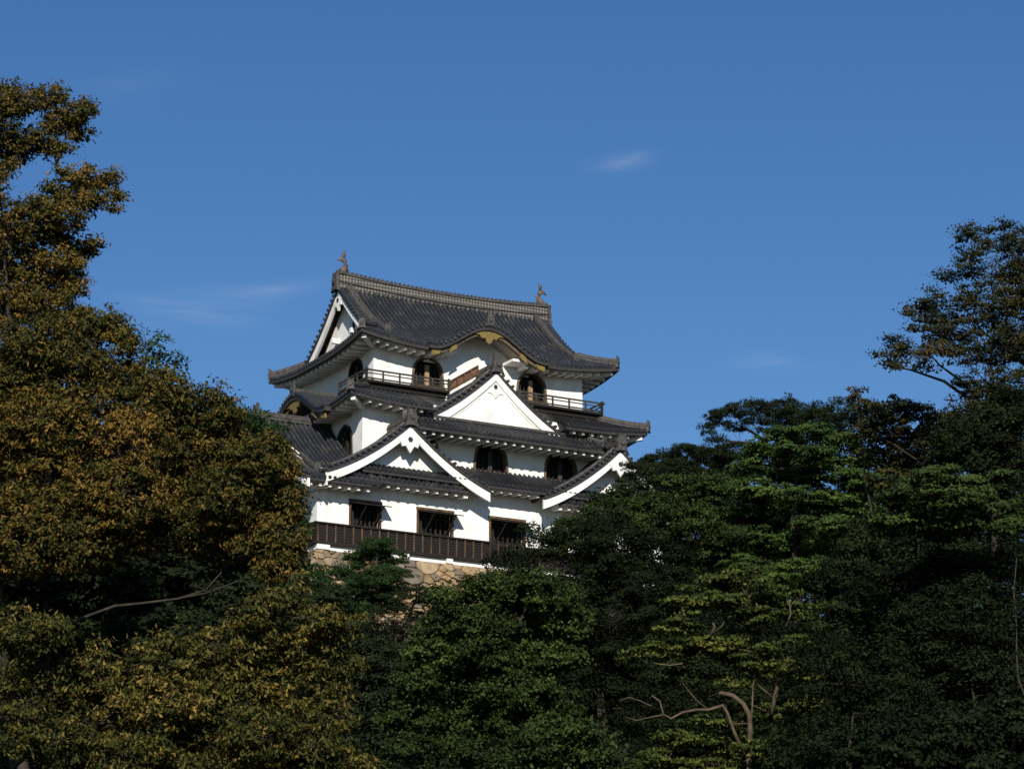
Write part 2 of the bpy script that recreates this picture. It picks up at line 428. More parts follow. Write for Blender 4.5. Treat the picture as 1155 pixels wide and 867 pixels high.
def skirt(name, out_, inn, ze, zi, L, up, g, sides, parent, label, wallrect, soff_drop=.33, rise_pow=2, raf=.6, corner=True):
    """out_ = eave rectangle, inn = rectangle of the upper storey; slopes, soffit, rafters, hips"""
    X0, X1, Y0, Y1 = out_; a0, a1, b0, b1 = inn
    def zf(x, y, s):
        d = min(math.hypot(x - cx_, y - cy_) for cx_ in (X0, X1) for cy_ in (Y0, Y1))
        return ze + (zi - ze) * g(s) + up * max(0, 1 - d / L) ** 2
    def side(k):
        if k == 'F':
            D = b0 - Y0
            dm = lambda u: max(.02, min(1, (u - X0) / (a0 - X0), (X1 - u) / (X1 - a1))) * D
            return X0, X1, dm, (lambda u, d: (u, Y0 + d, zf(u, Y0 + d, d / D))), D
        if k == 'B':
            D = Y1 - b1
            dm = lambda u: max(.02, min(1, (u - X0) / (a0 - X0), (X1 - u) / (X1 - a1))) * D
            return X0, X1, dm, (lambda u, d: (u, Y1 - d, zf(u, Y1 - d, d / D))), D
        if k == 'L':
            D = a0 - X0
            dm = lambda u: max(.02, min(1, (u - Y0) / (b0 - Y0), (Y1 - u) / (Y1 - b1))) * D
            return Y0, Y1, dm, (lambda u, d: (X0 + d, u, zf(X0 + d, u, d / D))), D
        D = X1 - a1
        dm = lambda u: max(.02, min(1, (u - Y0) / (b0 - Y0), (Y1 - u) / (Y1 - b1))) * D
        return Y0, Y1, dm, (lambda u, d: (X1 - d, u, zf(X1 - d, u, d / D))), D
    def fn(mb):
        for k in sides:
            u0, u1, dm, P, D = side(k[0])
            if len(k) > 1: u0, u1 = max(u0, k[1]), min(u1, k[2])
            slope(mb, u0, u1, dm, P)
    roof = sub(name, M['tile'], parent, fn, label)
    wx0, wx1, wy0, wy1 = wallrect
    for k in sides:
        u0, u1, dm, P, D = side(k[0])
        if len(k) > 1: u0, u1 = max(u0, k[1]), min(u1, k[2])
        over = {'F': wy0 - Y0, 'B': Y1 - wy1, 'L': wx0 - X0, 'R': X1 - wx1}[k[0]]
        def sof(mb):
            n = 40
            vs = []
            for i in range(n + 1):
                u = u0 + (u1 - u0) * i / n
                for d in (.12, over + .02):
                    d2 = min(d, max(dm(u), .02) if d > .2 else d)
                    p = P(u, d2); p0 = P(u, .12); vs.append((p[0], p[1], p0[2] - soff_drop + (.12 if d > .2 else 0)))
            mb.add(vs, [(2 * i, 2 * i + 2, 2 * i + 3, 2 * i + 1) for i in range(n)])
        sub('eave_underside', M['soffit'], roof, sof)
        n = int((u1 - u0) / raf)
        for i in range(1, n):
            u = u0 + (u1 - u0) * i / n
            if dm(u) < .9: continue
            p0 = P(u, .12); zz = p0[2] - soff_drop - .07
            a = P(u, .22); b = P(u, min(over, dm(u)))
            if k[0] in 'BR': continue
            sub('rafter', M['plaster'], roof, lambda mb: mb.bar((a[0], a[1], zz), (b[0], b[1], zz + .11), .17, .19))
        def eb(mb):
            n = 30
            for i in range(n):
                ua, ub = u0 + (u1 - u0) * i / n, u0 + (u1 - u0) * (i + 1) / n
                pa, pb = P(ua, .06), P(ub, .06)
                mb.bar((pa[0], pa[1], pa[2] - .23), (pb[0], pb[1], pb[2] - .23), .10, .18)
        sub('eave_board', M['tile_dark'], roof, eb)
    if corner:
        keys = [k[0] for k in sides if len(k) == 1 or True]
        cs = []
        if 'F' in keys and 'L' in keys: cs.append(((X0, Y0), (a0, b0), (wx0, wy0)))
        if 'F' in keys and 'R' in keys: cs.append(((X1, Y0), (a1, b0), (wx1, wy0)))
        if 'B' in keys and 'L' in keys: cs.append(((X0, Y1), (a0, b1), (wx0, wy1)))
        if 'B' in keys and 'R' in keys: cs.append(((X1, Y1), (a1, b1), (wx1, wy1)))
        for (cx_, cy_), (ix, iy), (wx_, wy_) in cs:
            path = []
            for i in range(9):
                s = i / 8 * .97; x = cx_ + (ix - cx_) * s; y = cy_ + (iy - cy_) * s
                path.append((x, y, zf(x, y, s)))
            hip_ridge(path, roof)
            def cr(mb):
                z = zf(cx_, cy_, 0) - soff_drop - .12
                dx, dy = (wx_ - cx_), (wy_ - cy_)
                mb.bar((cx_ + dx * .16, cy_ + dy * .16, z), (wx_, wy_, z + .05 - up * .6), .26, .3)
            sub('corner_rafter', M['plaster'], roof, cr)
    return roof

def hip_ridge(path, parent, w=.30, h=.34, endcap=True, name='hip_ridge'):
    def fn(mb):
        pts = [Vector(p) for p in path]
        for i in range(len(pts) - 1):
            a, b = pts[i] + Vector((0, 0, h / 2)), pts[i + 1] + Vector((0, 0, h / 2))
            e = (b - a).normalized() * .02
            mb.bar(a - e, b + e, w, h)
            for k, zz in enumerate((-.08, .06)):
                mb.bar(a - e + Vector((0, 0, zz)), b + e + Vector((0, 0, zz)), w + .07, .045)
        mb.tube([p + Vector((0, 0, h + .03)) for p in pts], .10, 8)
        if endcap: oni(mb, pts[0] + (pts[0] - pts[1]).normalized() * .05, (pts[0] - pts[1]), .5)
    return sub(name, M['tile_worn'], parent, fn)

def oni(mb, p, d, s):
    """ornamental ridge-end tile: arched plate with two horns and a boss, facing d"""
    d = Vector((d[0], d[1], 0)).normalized(); r = Vector((d.y, -d.x, 0))
    mp = lambda u, v, w: p + r * u * s + d * v * s + Vector((0, 0, w * s))
    poly = [(-.55, -.25), (-.38, .2), (-.42, .6), (-.30, .95), (-.36, 1.25), (-.16, 1.02), (0, 1.12), (.16, 1.02), (.36, 1.25), (.30, .95), (.42, .6), (.38, .2), (.55, -.25), (.2, -.1), (-.2, -.1)]
    mb.prism(poly, mp, -.12, .14)
    mb.tube([mp(0, .1, .5), mp(0, .26, .5)], .2 * s, 8)

# lower roof: main front slope between the gables
g1 = lambda s: .7 * s + .3 * s * s
r1 = skirt('lower_roof', (-1.35, 25.25, -1.35, 17.15), (3.4, 20.5, 1.3, 14.5), 4.35, 5.75, 4.0, .25, g1,
           [('F', 2.2, 25.25), ('R',), ('B',)], keep, 'lowest tiled roof running between the front gables', (0, 23.9, 0, 15.8))
# middle roof
r2 = skirt('middle_roof', (1.95, 21.95, -.15, 15.95), (4.8, 19.1, 2.8, 13.0), 8.90, 10.45, 4.5, .32, g1,
           [('F', 1.95, 7.3), ('F', 16.3, 21.95), ('R',), ('B',), ('L',)], keep, 'middle tiled roof below the balcony', (3.4, 20.5, 1.3, 14.5))

# top roof: hip-and-gable
X0, X1, Y0, Y1 = 3.30, 20.80, 1.35, 14.45
ZE, ZR, XG0, XG1 = 13.0, 18.0, 4.85, 19.35
HD = YC - Y0
def z3(x, y, d):
    s = d / HD
    dd = min(math.hypot(x - a, y - b) for a in (X0, X1) for b in (Y0, Y1))
    return ZE + (ZR - ZE) * (.62 * s + .38 * s * s) + .5 * max(0, 1 - dd / 5.0) ** 2
def topmain(mb):
    for sgn in (1, -1):
        Yb = Y0 if sgn > 0 else Y1
        P = lambda u, d, Yb=Yb, sgn=sgn: (u, Yb + sgn * d, z3(u, Yb + sgn * d, d))
        slope(mb, X0, XG0, lambda u: max(.02, u - X0), P, 8)
        if sgn > 0:
            slope(mb, XG0, 8.35, lambda u: HD, P, 16); slope(mb, 15.05, XG1, lambda u: HD, P, 16)
            slope(mb, 8.35, 15.05, lambda u: HD - 1.6, lambda u, d: P(u, d + 1.6), 14)
        else: slope(mb, XG0, XG1, lambda u: HD, P, 16)
        slope(mb, XG1, X1, lambda u: max(.02, X1 - u), P, 8)
    for sx, Xb in ((1, X0), (-1, X1)):
        P = lambda u, d, Xb=Xb, sx=sx: (Xb + sx * d, u, z3(Xb + sx * d, u, d))
        slope(mb, Y0, Y1, lambda u: max(.02, min(2.6, u - Y0, Y1 - u)), P, 6)
r3 = sub('upper_roof', M['tile'], keep, topmain, 'top hip-and-gable tiled roof')
def sof3(mb):
    for (u0, u1, P, ov) in ((X0, 8.3, lambda u, d: (u, Y0 + d, z3(u, Y0, 0)), 1.45), (15.1, X1, lambda u, d: (u, Y0 + d, z3(u, Y0, 0)), 1.45), (Y0, Y1, lambda u, d: (X0 + d, u, z3(X0, u, 0)), 1.5),
                            (Y0, Y1, lambda u, d: (X1 - d, u, z3(X1, u, 0)), 1.7), (X0, X1, lambda u, d: (u, Y1 - d, z3(u, Y1, 0)), 1.45)):
        n = 40; vs = []
        for i in range(n + 1):
            u = u0 + (u1 - u0) * i / n
            lim = max(.13, min(ov, u - (X0 if u0 == 15.1 else u0), (X1 if u1 == 8.3 else u1) - u))
            for d in (.12, lim):
                p = P(u, d); vs.append((p[0], p[1], p[2] - .33 + (.12 * (d - .12) / 1.4)))
        mb.add(vs, [(2 * i, 2 * i + 2, 2 * i + 3, 2 * i + 1) for i in range(n)])
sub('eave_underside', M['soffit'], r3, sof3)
for kk, (u0, u1, P, ov) in enumerate(((X0, X1, lambda u, d: (u, Y0 + d, z3(u, Y0, 0)), 1.45), (Y0, Y1, lambda u, d: (X0 + d, u, z3(X0, u, 0)), 1.5), (Y0, Y1, lambda u, d: (X1 - d, u, z3(X1, u, 0)), 1.7))):
    n = int((u1 - u0) / .6)
    for i in range(2, n - 1):
        u = u0 + (u1 - u0) * i / n
        if kk == 0 and 8.6 < u < 14.9: continue
        if kk == 2 and u > 9: continue
        a, b = P(u, .24), P(u, min(ov, u - u0, u1 - u))
        sub('rafter', M['plaster'], r3, lambda mb: mb.bar((a[0], a[1], a[2] - .41), (b[0], b[1], b[2] - .30), .17, .19))
for (A, B) in (((X0, Y0), (8.2, Y0)), ((14.9, Y0), (X1, Y0)), ((X0, Y0), (X0, Y1)), ((X1, Y0), (X1, Y1))):
    def eb3(mb):
        n = 26
        for i in range(n):
            p = [A[k] + (B[k] - A[k]) * i / n for k in (0, 1)]; q = [A[k] + (B[k] - A[k]) * (i + 1) / n for k in (0, 1)]
            mb.bar((p[0], p[1], z3(p[0], p[1], 0) - .23), (q[0], q[1], z3(q[0], q[1], 0) - .23), .14, .18)
    sub('eave_board', M['tile_dark'], r3, eb3)
for (cx_, sx) in ((X0, 1), (X1, -1)):
    for (cy_, sy) in ((Y0, 1), (Y1, -1)):
        hip_ridge([(cx_ + sx * t, cy_ + sy * t, z3(cx_ + sx * t, cy_ + sy * t, t)) for t in np.linspace(.05, 1.75, 6)], r3)
        def cr(mb):
            z = z3(cx_, cy_, 0) - .42
            mb.bar((cx_ + sx * .25, cy_ + sy * .25, z), (cx_ + sx * 1.5, cy_ + sy * 1.45, z - .2), .26, .3)
        sub('corner_rafter', M['plaster'], r3, cr)
# descending ridges on the main slopes
for xg, sx in ((XG0 + .75, 1), (XG1 - .75, -1)):
    for sy in (1, -1):
        Yb = Y0 if sy > 0 else Y1
        hip_ridge([(xg, Yb + sy * d, z3(xg, Yb + sy * d, d)) for d in np.linspace(1.35, HD - .15, 12)], r3, .26, .26, name='descending_ridge')
# main ridge
def ridge(mb):
    n = 24
    for i in range(n):
        xa = XG0 - .1 + (XG1 - XG0 + .2) * i / n; xb = XG0 - .1 + (XG1 - XG0 + .2) * (i + 1) / n
        za = ZR + .32 * (2 * i / n - 1) ** 2; zb = ZR + .32 * (2 * (i + 1) / n - 1) ** 2
        mb.add([(x, YC + s * .2, z + h) for (x, z) in ((xa, za), (xb, zb)) for s in (-1, 1) for h in (-.45, .52)],
               [(0, 4, 5, 1), (2, 3, 7, 6), (1, 5, 7, 3), (0, 1, 3, 2), (4, 6, 7, 5)])
mr = sub('main_ridge', M['lattice'], r3, ridge)
def ridgecap(mb):
    pts = []
    for i in range(25):
        t = i / 24; pts.append(Vector((XG0 - .15 + (XG1 - XG0 + .3) * t, YC, ZR + .32 * (2 * t - 1) ** 2 + .55)))
    mb.tube(pts, .15, 8)
    for i in range(24):
        for zz in (-.04, -.98 + .42):
            mb.bar(pts[i] + Vector((0, 0, zz)), pts[i + 1] + Vector((0, 0, zz)), .56, .07)
    for k in range(50):
        p = pts[0].lerp(pts[-1], (k + .5) / 50); t = (k + .5) / 50
        z = ZR + .32 * (2 * t - 1) ** 2 + .52
        mb.box((p.x - .06, YC - .22, z), (p.x + .06, YC + .22, z + .22))
    oni(mb, Vector((XG0 - .2, YC, ZR - .15)), (-1, 0, 0), .85); oni(mb, Vector((XG1 + .2, YC, ZR - .15)), (1, 0, 0), .85)
sub('ridge_cap', M['tile_worn'], r3, ridgecap)

def shachi(x, sx, label):
    b = Vector((x, YC, ZR + .82))
    pts = [(-.35, -.05), (-.22, .12), (-.02, .30), (.08, .55), (.05, .80), (-.03, 1.02), (-.02, 1.2)]
    rad = [.20, .25, .22, .17, .13, .09, .05]
    def fn(mb):
        mb.tube([b + Vector((-sx * u, 0, w)) for u, w in pts], rad, 8)
        mp = lambda u, v, w: b + Vector((-sx * u, v, w))
        mb.prism([(-.05, 1.05), (-.16, 1.25), (-.10, 1.48), (.0, 1.30), (.06, 1.62), (.09, 1.25), (.04, 1.05)], mp, -.035, .035)
        mb.prism([(-.05, .75), (-.30, .88), (-.50, .80), (-.34, 1.02), (-.18, 1.10), (0, 1.12)], mp, -.035, .035)
        mb.prism([(.05, .1), (.32, .30), (.20, .42), (.30, .62), (.14, .70), (.12, .95), (.0, .8), (.0, .3)], mp, -.03, .03)
        mb.prism([(-.45, -.12), (-.55, .1), (-.3, .3), (-.1, .1), (-.1, -.15)], mp, -.22, .22)
    return sub('fish_finial', M['shachi'], r3, fn, label, True)
shachi(XG0 + .35, -1, 'left roof fish ornament with raised tail'); shachi(XG1 - .35, 1, 'right roof fish ornament with raised tail')

# ---------------------------------------------------------------- gables
def gable(name, mp, c, hw, zf_, zp, vf, vb, parent, label, conc=.42, hb=.52, ped_v=.9, ped_w=None, pend=1.0, barge_rng=1.0, strip=None,
          slopes=True, tiles_=True, capsz=.1, prof=None, relief=False, ridge_h=.35, hbend=None, pscale=1.0):
    if prof is None:
        prof = lambda u: zf_ + (zp - zf_) * ((1 - conc) * (1 - abs(u) / hw) + conc * (1 - abs(u) / hw) ** 2)
    n = 22
    curve = [(-hw + 2 * hw * i / (2 * n), prof(-hw + 2 * hw * i / (2 * n))) for i in range(2 * n + 1)]
    def rf(mb):
        if slopes:
            for s in (-1, 1):
                slope(mb, vb, vf - .26, lambda u: hw, lambda u, d, s=s: mp(c + s * (hw - d), u, prof(hw - d)), 12, drop=.14)
        # verge rolls
        L = 0; acc_ = 0
        for s in (-1, 1):
            pts = [Vector(mp(c + s * u, vf, prof(u))) for u in np.linspace(hw - .05, .12, 60)]
            acc_ = 0
            for i in range(59):
                acc_ += (pts[i + 1] - pts[i]).length
                if acc_ > .33:
                    acc_ = 0
                    u = (hw - .05) + (.12 - hw + .05) * i / 59
                    a = Vector(mp(c + s * u, vf + .10, prof(u) + .06)); b_ = Vector(mp(c + s * u, vf - .55, prof(u) + .10))
                    mb.tube([a, b_], capsz, 7)
    o = sub(name, M['tile'], parent, rf, label)
    def vg(mb):
        for s in (-1, 1):
            pts = [Vector(mp(c + s * u, vf - .62, prof(u) + .16)) for u in np.linspace(hw - .5, .1, 14)]
            mb.tube(pts, .13, 8)
        a = Vector(mp(c, vf + .02, zp)); b_ = Vector(mp(c, vb, zp))
        mb.bar(a + Vector((0, 0, ridge_h / 2)), b_ + Vector((0, 0, ridge_h / 2)), .3, ridge_h)
        mb.bar(a + Vector((0, 0, ridge_h * .55)), b_ + Vector((0, 0, ridge_h * .55)), .37, .05)
        mb.tube([a + Vector((0, 0, ridge_h + .03)), b_ + Vector((0, 0, ridge_h + .03))], .11, 8)
        oni(mb, a + (a - b_).normalized() * .08 + Vector((0, 0, -.1)), (a - b_), .78 * pscale)
    sub('ridge', M['tile_worn'], o, vg)
    def uedge(mb):
        for i in range(2 * n):
            (u0, w0), (u1, w1) = curve[i], curve[i + 1]
            q = [(c + u0, w0 - .02), (c + u1, w1 - .02), (c + u1, w1 - .20), (c + u0, w0 - .20)]
            mb.prism(q, mp, vf - .5, vf + .03)
    sub('verge_board', M['tile_dark'], o, uedge)
    def bg_(mb):
        k0 = int(round((1 - barge_rng) * n))
        for i in range(k0, 2 * n - k0):
            (u0, w0), (u1, w1) = curve[i], curve[i + 1]
            e = hbend or hb
            h0 = hb + (e - hb) * (abs(u0) / hw); h1 = hb + (e - hb) * (abs(u1) / hw)
            q = [(c + u0, w0 - .20), (c + u1, w1 - .20), (c + u1, w1 - .20 - h1), (c + u0, w0 - .20 - h0)]
            mb.prism(q, mp, vf - .22, vf - .06)
    sub('bargeboard', M['plaster'], o, bg_)
    if ped_w is not None:
        def pd(mb):
            top = [(c + u, w - .25) for u, w in curve if w - .25 > ped_w + .02]
            poly = [(top[0][0], ped_w)] + top + [(top[-1][0], ped_w)]
            mb.prism(poly, mp, vf - ped_v - .12, vf - ped_v)
        sub('gable_wall', M['plaster'], o, pd)
    if pend:
        w0 = zp - .2 - hb - .55 * pend
        if relief: w0 = zp - .2 - hb - .75
        poly = [(-.80, .10), (-.62, .0), (-.52, -.25), (-.28, -.18), (0, -.62), (.28, -.18), (.52, -.25), (.62, 0), (.80, .10), (.42, .30), (.2, .62), (0, .95), (-.2, .62), (-.42, .30)]
        vv = (vf - .05) if not relief else (vf - ped_v + .03)
        po = sub('pendant', M['plaster'] if not relief else M['plaster_old'], o,
                 lambda mb: mb.prism([(c + u * pend, w0 + w * pend) for u, w in (poly if not relief else
                      [(-.75, .0), (-.35, -.1), (-.22, -.22), (0, -.5), (.22, -.22), (.35, -.1), (.75, 0), (.40, .04), (.20, -.08), (0, -.36), (-.20, -.08), (-.40, .04)])],
                      mp, vv - (.12 if not relief else .03), vv + .03))
        hexa = [(c + .17 * pend * math.cos(t), w0 + (.22 if not relief else .55) * pend + .17 * pend * math.sin(t)) for t in np.arange(6) * math.pi / 3]
        sub('rosette', M['tile_dark'], o, lambda mb: mb.prism(hexa, mp, vv + .0, vv + .07))
    return o

# left and right front gables of the lowest roof
gL = gable('front_gable', front(0), 5.12, 5.25, 3.95, 7.28, 1.50, -1.28, keep, 'lower left front gable with white bargeboard', ped_v=1.0, ped_w=4.5, hb=.50, hbend=.56, pend=.95)
gR = gable('front_gable', front(0), 19.2, 5.25, 3.95, 7.50, 1.50, -1.28, keep, 'lower right front gable half hidden by trees', ped_v=1.25, ped_w=4.5, hb=.50, hbend=.56, pend=.95)
# centre gable of the middle roof
gC = gable('front_gable', front(0), 11.8, 4.95, 8.25, 11.85, -.45, -3.6, keep, 'large centre gable with flat white pediment', ped_v=.16, ped_w=8.35, hb=.50, hbend=.62, pend=.72, relief=True, conc=.34)
def moulding(mb):
    for s in (-1, 1):
        us = np.linspace(4.2, 1.0, 16)
        zz = lambda u: 8.25 + 3.6 * (.66 * (1 - u / 4.95) + .34 * (1 - u / 4.95) ** 2) - .92
        for a, b in zip(us[:-1], us[1:]):
            mb.bar((11.8 + s * a, .60, zz(a)), (11.8 + s * b, .60, zz(b)), .04, .045)
sub('moulding', M['plaster_old'], gC, moulding)

# narrow pent roofs below the gables
def pent(name, x0, x1, y0, y1, z0, z1, wall_y, parent, label, up=.12, hips=True, sof=True):
    def zf(x, d): return z0 + (z1 - z0) * g1(d / (y1 - y0)) + up * max(0, 1 - min(x - x0, x1 - x) / 1.8) ** 2
    D = y1 - y0
    r = sub(name, M['tile'], parent, lambda mb: slope(mb, x0, x1, lambda u: max(.05, min(D, (u - x0) * 1.2 + .1, (x1 - u) * 1.2 + .1)), lambda u, d: (u, y0 + d, zf(u, d)), 6), label)
    def sf(mb):
        mb.add([(x0 + .1, y0 + .1, z0 - .3), (x1 - .1, y0 + .1, z0 - .3), (x1 - .1, wall_y, z0 - .16), (x0 + .1, wall_y, z0 - .16)], [(0, 1, 2, 3)])
        mb.add([(x0 + .1, y0 + .1, z0 - .3), (x0 + .1, wall_y, z0 - .16), (x0 + .1, wall_y, z0 + .2), (x0 + .1, y0 + .1, z0 - .05)], [(0, 1, 2, 3)])
        mb.add([(x1 - .1, y0 + .1, z0 - .3), (x1 - .1, wall_y, z0 - .16), (x1 - .1, wall_y, z0 + .2), (x1 - .1, y0 + .1, z0 - .05)], [(0, 1, 2, 3)])
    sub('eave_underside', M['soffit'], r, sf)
    def rr(mb):
        pass
    n = int((x1 - x0 - .3) / .6)
    for i in range(n + 1):
        u = x0 + .2 + (x1 - x0 - .4) * i / n
        big = .1 if i in (0, n) else 0
        sub('rafter', M['plaster'], r, lambda mb: mb.bar((u, y0 + .2, z0 - .38), (u, wall_y, z0 - .26), .17 + big, .19 + big))
    sub('eave_board', M['tile_dark'], r, lambda mb: mb.bar((x0 + .05, y0 + .06, z0 - .22), (x1 - .05, y0 + .06, z0 - .22), .1, .17))
    if hips:
        hip_ridge([(x1 - .1 - t * .6, y0 + .05 + t, zf(x1 - .1 - t * .6, t)) for t in np.linspace(0, D * .95, 4)], r, .2, .2)
        hip_ridge([(x0 + .1 + t * .6, y0 + .05 + t, zf(x0 + .1 + t * .6, t)) for t in np.linspace(0, D * .95, 4)], r, .2, .2)
    sub('top_course', M['tile_worn'], r, lambda mb: mb.bar((x0 + D * .5, y1 - .05, z1 + .05), (x1 - D * .5, y1 - .05, z1 + .05), .2, .16))
    return r
pent('pent_roof', 1.3, 9.2, -1.2, -.26, 3.88, 4.55, 0, keep, 'pent roof under the lower left gable', hips=False)
pent('pent_roof', 15.1, 23.0, -1.2, -.26, 3.88, 4.55, 0, keep, 'pent roof under the lower right gable', hips=False)
pent('pent_roof', 5.2, 18.7, -.60, .62, 7.53, 8.38, 1.3, keep, 'long pent roof under the centre gable', up=.25)

# left side gable of the lowest roof: ridge runs along X, verge at X=-1.35
def sideprof(u):  # u = distance from ridge line
    s = max(0, 1 - abs(u) / 7.0)
    return 3.48 + 4.85 * (.55 * s + .45 * s * s)
gS = gable('side_gable', left(0), 5.6, 7.0, 3.48, 8.33, 1.35, -3.38, keep, 'large gable roof on the left side of the lowest storey', ped_v=1.2, ped_w=3.0, hb=.5, pend=1.2, prof=sideprof)
def valley(mb):
    for off, w in ((0, .09), (-.35, .05)):
        pts = [Vector((-.35 + off + .30 * t * 3.2, 3.2 - 3.6 * t, sideprof(5.6 - (3.2 - 3.6 * t)) + .10)) for t in np.linspace(0, 1, 8)]
        mb.tube(pts, w * .6, 6)
sub('plaster_seam', M['plaster_old'], gS, valley)
hip_ridge([(-.15 + .0 * t, -.2 + 2.2 * t, sideprof(5.6 - (-.2 + 2.2 * t)) + .02) for t in np.linspace(0, 1, 6)], gS, .25, .25, name='descending_ridge')
def se(mb):   # front eave of the side gable roof: soffit
    mb.add([(-1.2, -1.28, 3.15), (2.75, -1.28, 3.15), (2.75, .01, 3.28), (-1.2, .01, 3.28)], [(0, 1, 2, 3)])
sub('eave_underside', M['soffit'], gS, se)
for i in range(7):
    x = -.95 + i * .6
    sub('rafter', M['plaster'], gS, lambda mb: mb.bar((x, -1.15, 3.07), (x, .0, 3.2), .17, .19))
sub('corner_rafter', M['plaster'], gS, lambda mb: mb.bar((-1.28, -1.25, 3.12), (-.05, .0, 3.2), .26, .3))
sub('eave_board', M['tile_dark'], gS, lambda mb: mb.bar((-1.3, -1.33, 3.27), (2.75, -1.33, 3.27), .1, .18))

# top roof end gables
def topprof(u):
    s = (HD - abs(u)) / HD
    return ZE + (ZR - ZE) * (.62 * s + .38 * s * s)
for mp_, nm, k in ((left(XG0), 'left end gable of the top roof', 0), (rightm(XG1), 'right end gable of the top roof', 1)):
    gable('end_gable', mp_, YC, 5.0, 0, ZR, .06, -.7, r3, nm, prof=topprof, slopes=False, ped_v=.75, ped_w=13.9, hb=.42, hbend=.6, pend=.8, ridge_h=.2, pscale=.8)
sub('vent_opening', M['dark'], r3, lambda mb: mb.box((XG0 + .66, YC - .95, 14.9), (XG0 + .72, YC - .65, 15.7)))
for s_ in (-1.3, 1.3): sub('beam_end', M['plaster'], r3, lambda mb: mb.box((XG0 + .2, YC + s_ - .13, 14.75), (XG0 + .8, YC + s_ + .13, 15.05)))

# ---------------------------------------------------------------- curved (karahafu) gables
def kara(mp, c, hw, z0, H, vf, vb, parent, label, trim=True):
    shape = lambda q: z0 + H * (.5 + .5 * math.cos(math.pi * max(-1, min(1, q)))) ** 1.05 + .10 * abs(q) ** 6
    n = int(2 * hw / .3); m = n * 6
    def fn(mb):
        bumps = [0, .11, .15, .11, 0, -.02]
        vs = []
        for i in range(m + 1):
            q = -1 + 2 * i / m; w = shape(q) + bumps[i % 6]
            vs += [mp(c + q * hw, vf, shape(q) - .16), mp(c + q * hw, vf, w), mp(c + q * hw, vb, w)]
        mb.add(vs, [(3 * i + j, 3 * i + 3 + j, 3 * i + 4 + j, 3 * i + 1 + j) for i in range(m) for j in (0, 1)])
        for k in range(n):
            q = -1 + 2 * (k + .33) / n
            mb.tube([mp(c + q * hw, vf - .1, shape(q) + .02), mp(c + q * hw, vf + .09, shape(q) + .02)], .11, 8)
    o = sub('curved_gable', M['tile'], parent, fn, label)
    N = 48; cv = [(c + hw * (-1 + 2 * i / N), shape(-1 + 2 * i / N)) for i in range(N + 1)]
    def strip_(a, b, v0, v1, lim=1.0):
        def f(mb):
            for i in range(N):
                (u0, w0), (u1, w1) = cv[i], cv[i + 1]
                if abs((u0 + u1) / 2 - c) > hw * lim: continue
                mb.prism([(u0, w0 - a), (u1, w1 - a), (u1, w1 - b), (u0, w0 - b)], mp, v0, v1)
        return f
    sub('verge_board', M['tile_dark'], o, strip_(.06, .34, vf - .5, vf - .02))
    sub('curved_bargeboard', M['wood_f'], o, strip_(.345, .58, vf - .42, vf - .22, .93))
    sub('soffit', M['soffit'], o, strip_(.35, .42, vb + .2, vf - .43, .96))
    if trim:
        def tr(mb):
            zt = z0 + H - .55
            poly = [(-1.35, .05), (-1.0, -.10), (-.7, -.08), (-.5, -.28), (-.25, -.25), (-.15, -.50), (0, -.62), (.15, -.50), (.25, -.25), (.5, -.28), (.7, -.08), (1.0, -.10), (1.35, .05), (.8, .18), (0, .25), (-.8, .18)]
            mb.prism([(c + u, zt + w) for u, w in poly], mp, vf - .25, vf - .12)
        sub('gilt_ornament', M['gold'], o, tr)
        for s in (-1, 1):
            def tr(mb):
                mb.prism([(c + s * (hw * .55), shape(.55) - .40), (c + s * hw * .62, shape(.62) - .40), (c + s * hw * .66, shape(.66) - .78), (c + s * hw * .52, shape(.52) - .72)], mp, vf - .25, vf - .15)
            sub('gilt_ornament', M['gold'], o, tr)
            def tr(mb):
                mb.prism([(c + s * (hw * .80), shape(.80) - .38), (c + s * hw * .95, shape(.95) - .36), (c + s * hw * .95, shape(.95) - .72), (c + s * hw * .83, shape(.83) - .66)], mp, vf - .25, vf - .15)
            sub('gilt_ornament', M['gold'], o, tr)
    def rg(mb):
        zt = z0 + H; a = Vector(mp(c, vf - .1, zt)); b = Vector(mp(c, vb, zt))
        mb.bar(a + Vector((0, 0, .16)), b + Vector((0, 0, .16)), .28, .28); mb.tube([a + Vector((0, 0, .34)), b + Vector((0, 0, .34))], .1, 8)
        oni(mb, a + (a - b).normalized() * .1, a - b, .62)
    sub('ridge', M['tile_worn'], o, rg)
    return o
kF = kara(front(0), 11.7, 4.05, 13.02, 1.72, -1.05, -4.6, r3, 'curved front gable with gilt ornament on the top roof')
def kwall(mb):
    N = 30
    pts = [(11.7 - 3.6 + 7.2 * i / N) for i in range(N + 1)]
    top = [(x, 13.02 + 1.72 * (.5 + .5 * math.cos(math.pi * (x - 11.7) / 4.05)) ** 1.05 - .40) for x in pts]
    mb.prism([(pts[0], 12.4)] + top + [(pts[-1], 12.4)], front(2.8), -.02, .012)
sub('gable_wall', M['plaster'], kF, kwall)
for x in (8.3, 8.9, 14.6, 15.2): sub('beam_end', M['plaster'], kF, lambda mb: mb.box((x - .13, 1.7, 12.60), (x + .13, 2.8, 12.84)))
for x in (9.2, 14.0): sub('beam_end', M['plaster'], kF, lambda mb: mb.box((x - .5, 1.5, 12.86), (x + .5, 2.8, 13.02)))
kS = kara(left(0), 7.1, 4.5, 8.75, 1.75, -1.55, -4.8, r2, 'curved gable on the left side of the middle roof')
sub('gable_wall', M['plaster'], kS, lambda mb: mb.prism([(3.4, 8.4)] + [(7.1 + 4.5 * q, 8.75 + 1.75 * (.5 + .5 * math.cos(math.pi * q)) ** 1.05 - .45) for q in np.linspace(-.82, .82, 20)] + [(10.8, 8.4)], left(3.4), -.02, .012))

